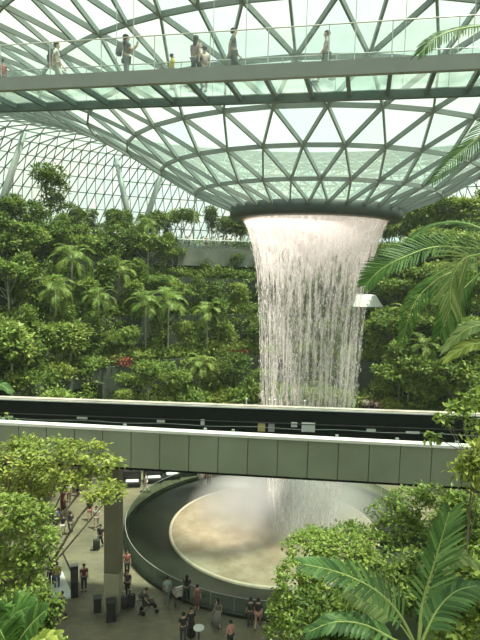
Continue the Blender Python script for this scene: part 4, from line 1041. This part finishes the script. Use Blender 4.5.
# glass enclosure on the plaza
ge = thing('glass_enclosure', 'glass sided enclosure with white base on the plaza by the leafy tree', 'enclosure', (0, 0, 0)); c4 = [pz(47, 603), pz(73, 598), pz(62.5, 573), pz(50, 578)]
ge.location = c4[0]
mb = MB(); mb.add([p+Vector((0, 0, .01)) for p in c4]+[p+Vector((0, 0, .12)) for p in c4], [(0, 1, 2, 3), (7, 6, 5, 4), (0, 4, 5, 1), (1, 5, 6, 2), (2, 6, 7, 3), (3, 7, 4, 0)])
mb.build('base', M['white'], ge, False, ge.location).location = (0, 0, 0)
for a, b in ((0, 3), (1, 2)):
    mb = MB(); mb.beam(c4[a]+Vector((0, 0, .75)), c4[b]+Vector((0, 0, .75)), .03, 1.25); mb.build('glass_panel', M['clearglass'], ge, False, ge.location).location = (0, 0, 0)
    mb = MB(); mb.beam(c4[a]+Vector((0, 0, 1.4)), c4[b]+Vector((0, 0, 1.4)), .07, .06); mb.build('handrail', M['dark'], ge, False, ge.location).location = (0, 0, 0)
tt = thing('information_totem', 'tall dark information totem at the corner of the glass enclosure', 'totem', pz(74.5, 597.5), R(20))
mb = MB(); mb.add(*rbox((.42, .2, 1.95), .03, (0, 0, 1.0))); mb.build('body', M['dark'], tt)
mb = MB(); mb.box((0, -.105, 1.35), (.32, .012, .8)); mb.build('screen', M['darkmetal'], tt)
mb = MB(); mb.add(*rbox((.46, .24, .05), .015, (0, 0, 1.98))); mb.build('cap', M['greybox'], tt)

# people on the glass bridge
def on_bridge(px, fr):
    A = UA + un*(wid*fr); 
    best = None
    for k in range(-400, 1200):
        q = A+ud*(k*0.02); q.z = ZB+.09
        e = abs(pix(q+Vector((0, 0, .8)))[0]-px)
        if best is None or e < best[0]: best = (e, q)
    return best[1]
p = person('person in white shirt and trousers with dark backpack on the glass bridge', on_bridge(57, .45), -80, WH, (.6, .6, .56), 'walk', 1.68, 'short'); backpack('dark backpack worn by the person in white on the glass bridge', p, (.05, .055, .06))
p = person('person in dark top holding up a phone on the glass bridge', on_bridge(126, .4), -70, (.06, .06, .07), (.2, .22, .24), 'phone', 1.74, 'long'); backpack('grey backpack worn by the person holding up a phone', p, (.08, .09, .1))
q = p.location + Matrix.Rotation(p.rotation_euler.z, 3, 'Z') @ Vector((0, .40, 1.55))
ph = thing('phone', 'dark phone held up by the person on the glass bridge', 'phone', q, p.rotation_euler.z); mb = MB(); mb.add(*rbox((.16, .012, .08), .005)); mb.build('case', M['dark'], ph)
person('child in yellow top on the glass bridge', on_bridge(172, .6), -60, (.7, .6, .06), (.35, .35, .3), 'stand', 1.2, 'short')
person('person in dusty pink top and dark trousers on the glass bridge', on_bridge(196, .5), -30, (.30, .2, .2), (.06, .06, .07), 'walk', 1.66, 'long')
person('person in pale pink top right beside the one in dusty pink', on_bridge(204, .75), 30, (.5, .38, .36), (.14, .15, .16), 'stand', 1.55, 'short')
person('person in slate grey shirt on the glass bridge, nearest the middle', on_bridge(233, .4), -90, (.16, .18, .2), (.11, .12, .13), 'walk', 1.72, 'short')
person('person in pale grey shirt on the glass bridge above the waterfall ring', on_bridge(326, .6), 90, (.42, .44, .43), (.3, .32, .32), 'walk', 1.66, 'short')
person('person in red top at the left end of the glass bridge', on_bridge(2, .7), 60, (.4, .07, .07), DK, 'stand', 1.5, 'short')
# people on the viewing balcony and the far terrace
def on_tier(px, r, z): q = on_arc(px, r); q.z = z; return q
for px, c, nm in ((188, WH, 'white'), (205, (.4, .12, .1), 'red'), (212, WH, 'cream'), (225, (.35, .3, .12), 'mustard')):
    person('person in %s top on the grey viewing balcony%s' % (nm, ', beside the one in red' if nm == 'cream' else ''), on_tier(px, 35.5, 21.6), 180+rnd.uniform(-30, 30), c, DK, 'stand', 1.68)
for i, (px, c, nm) in enumerate(((371, WH, 'white'), (376, (.55, .3, .25), 'salmon pink'), (381, (.75, .66, .55), 'cream'), (386.5, (.3, .1, .08), 'maroon'), (367, (.5, .45, .3), 'tan'))):
    person('person in %s top on the lowest terrace right of the waterfall' % nm, on_tier(px, 18.2+.3*(i % 2), 4.32), 180, c, DK, 'stand', 1.68)


# ------------------------------------------------------------------ light, sky, camera
w = bpy.data.worlds.new('World'); sc.world = w; w.use_nodes = True
nt = w.node_tree; bg = nt.nodes['Background']
tc = N(nt, 'ShaderNodeTexCoord'); nz = N(nt, 'ShaderNodeTexNoise'); nz.inputs['Scale'].default_value = 2.6; nz.inputs['Detail'].default_value = 5
nt.links.new(tc.outputs['Generated'], nz.inputs['Vector'])
col = ramp(nt, nz.outputs[0], [(0.32, (0.86, 0.96, 1.0)), (0.5, (1, 1, 0.98)), (0.7, (1.0, 0.96, 0.86))])
nt.links.new(col, bg.inputs[0]); bg.inputs[1].default_value = 0.92
sun = bpy.data.lights.new('sun', 'SUN'); sun.energy = 10.0; sun.angle = R(4); sun.color = (1, 0.95, 0.84)
so = bpy.data.objects.new('sun', sun); C.objects.link(so)
so.rotation_euler = Vector((-0.32, 0.04, -1.0)).to_track_quat('-Z', 'Y').to_euler()
cam = bpy.data.cameras.new('camera'); co = bpy.data.objects.new('camera', cam); C.objects.link(co); sc.camera = co
cam.sensor_fit = 'VERTICAL'; cam.sensor_height = 24; cam.lens = F/640*24; cam.clip_end = 400; cam.clip_start = 0.05
fwd = Vector((0, cp, -sp)); upv = Vector((0, sp, cp)); rt = Vector((1, 0, 0))
# screen axes turned by the roll
sx = rt*cr + upv*sr; sy = upv*cr - rt*sr
co.matrix_world = Matrix(((sx.x, sy.x, -fwd.x, 0), (sx.y, sy.y, -fwd.y, 0), (sx.z, sy.z, -fwd.z, H), (0, 0, 0, 1)))
sc.view_settings.view_transform = 'Standard'; sc.view_settings.look = 'None'; sc.view_settings.gamma = 1.0; sc.view_settings.exposure = 0.28
sc.view_settings.use_curve_mapping = False
cy = sc.cycles; cy.use_denoising = True; cy.max_bounces = 8; cy.diffuse_bounces = 3; cy.transparent_max_bounces = 24; cy.transmission_bounces = 4; cy.volume_bounces = 1
cy.caustics_reflective = False; cy.caustics_refractive = False; cy.sample_clamp_indirect = 4.0
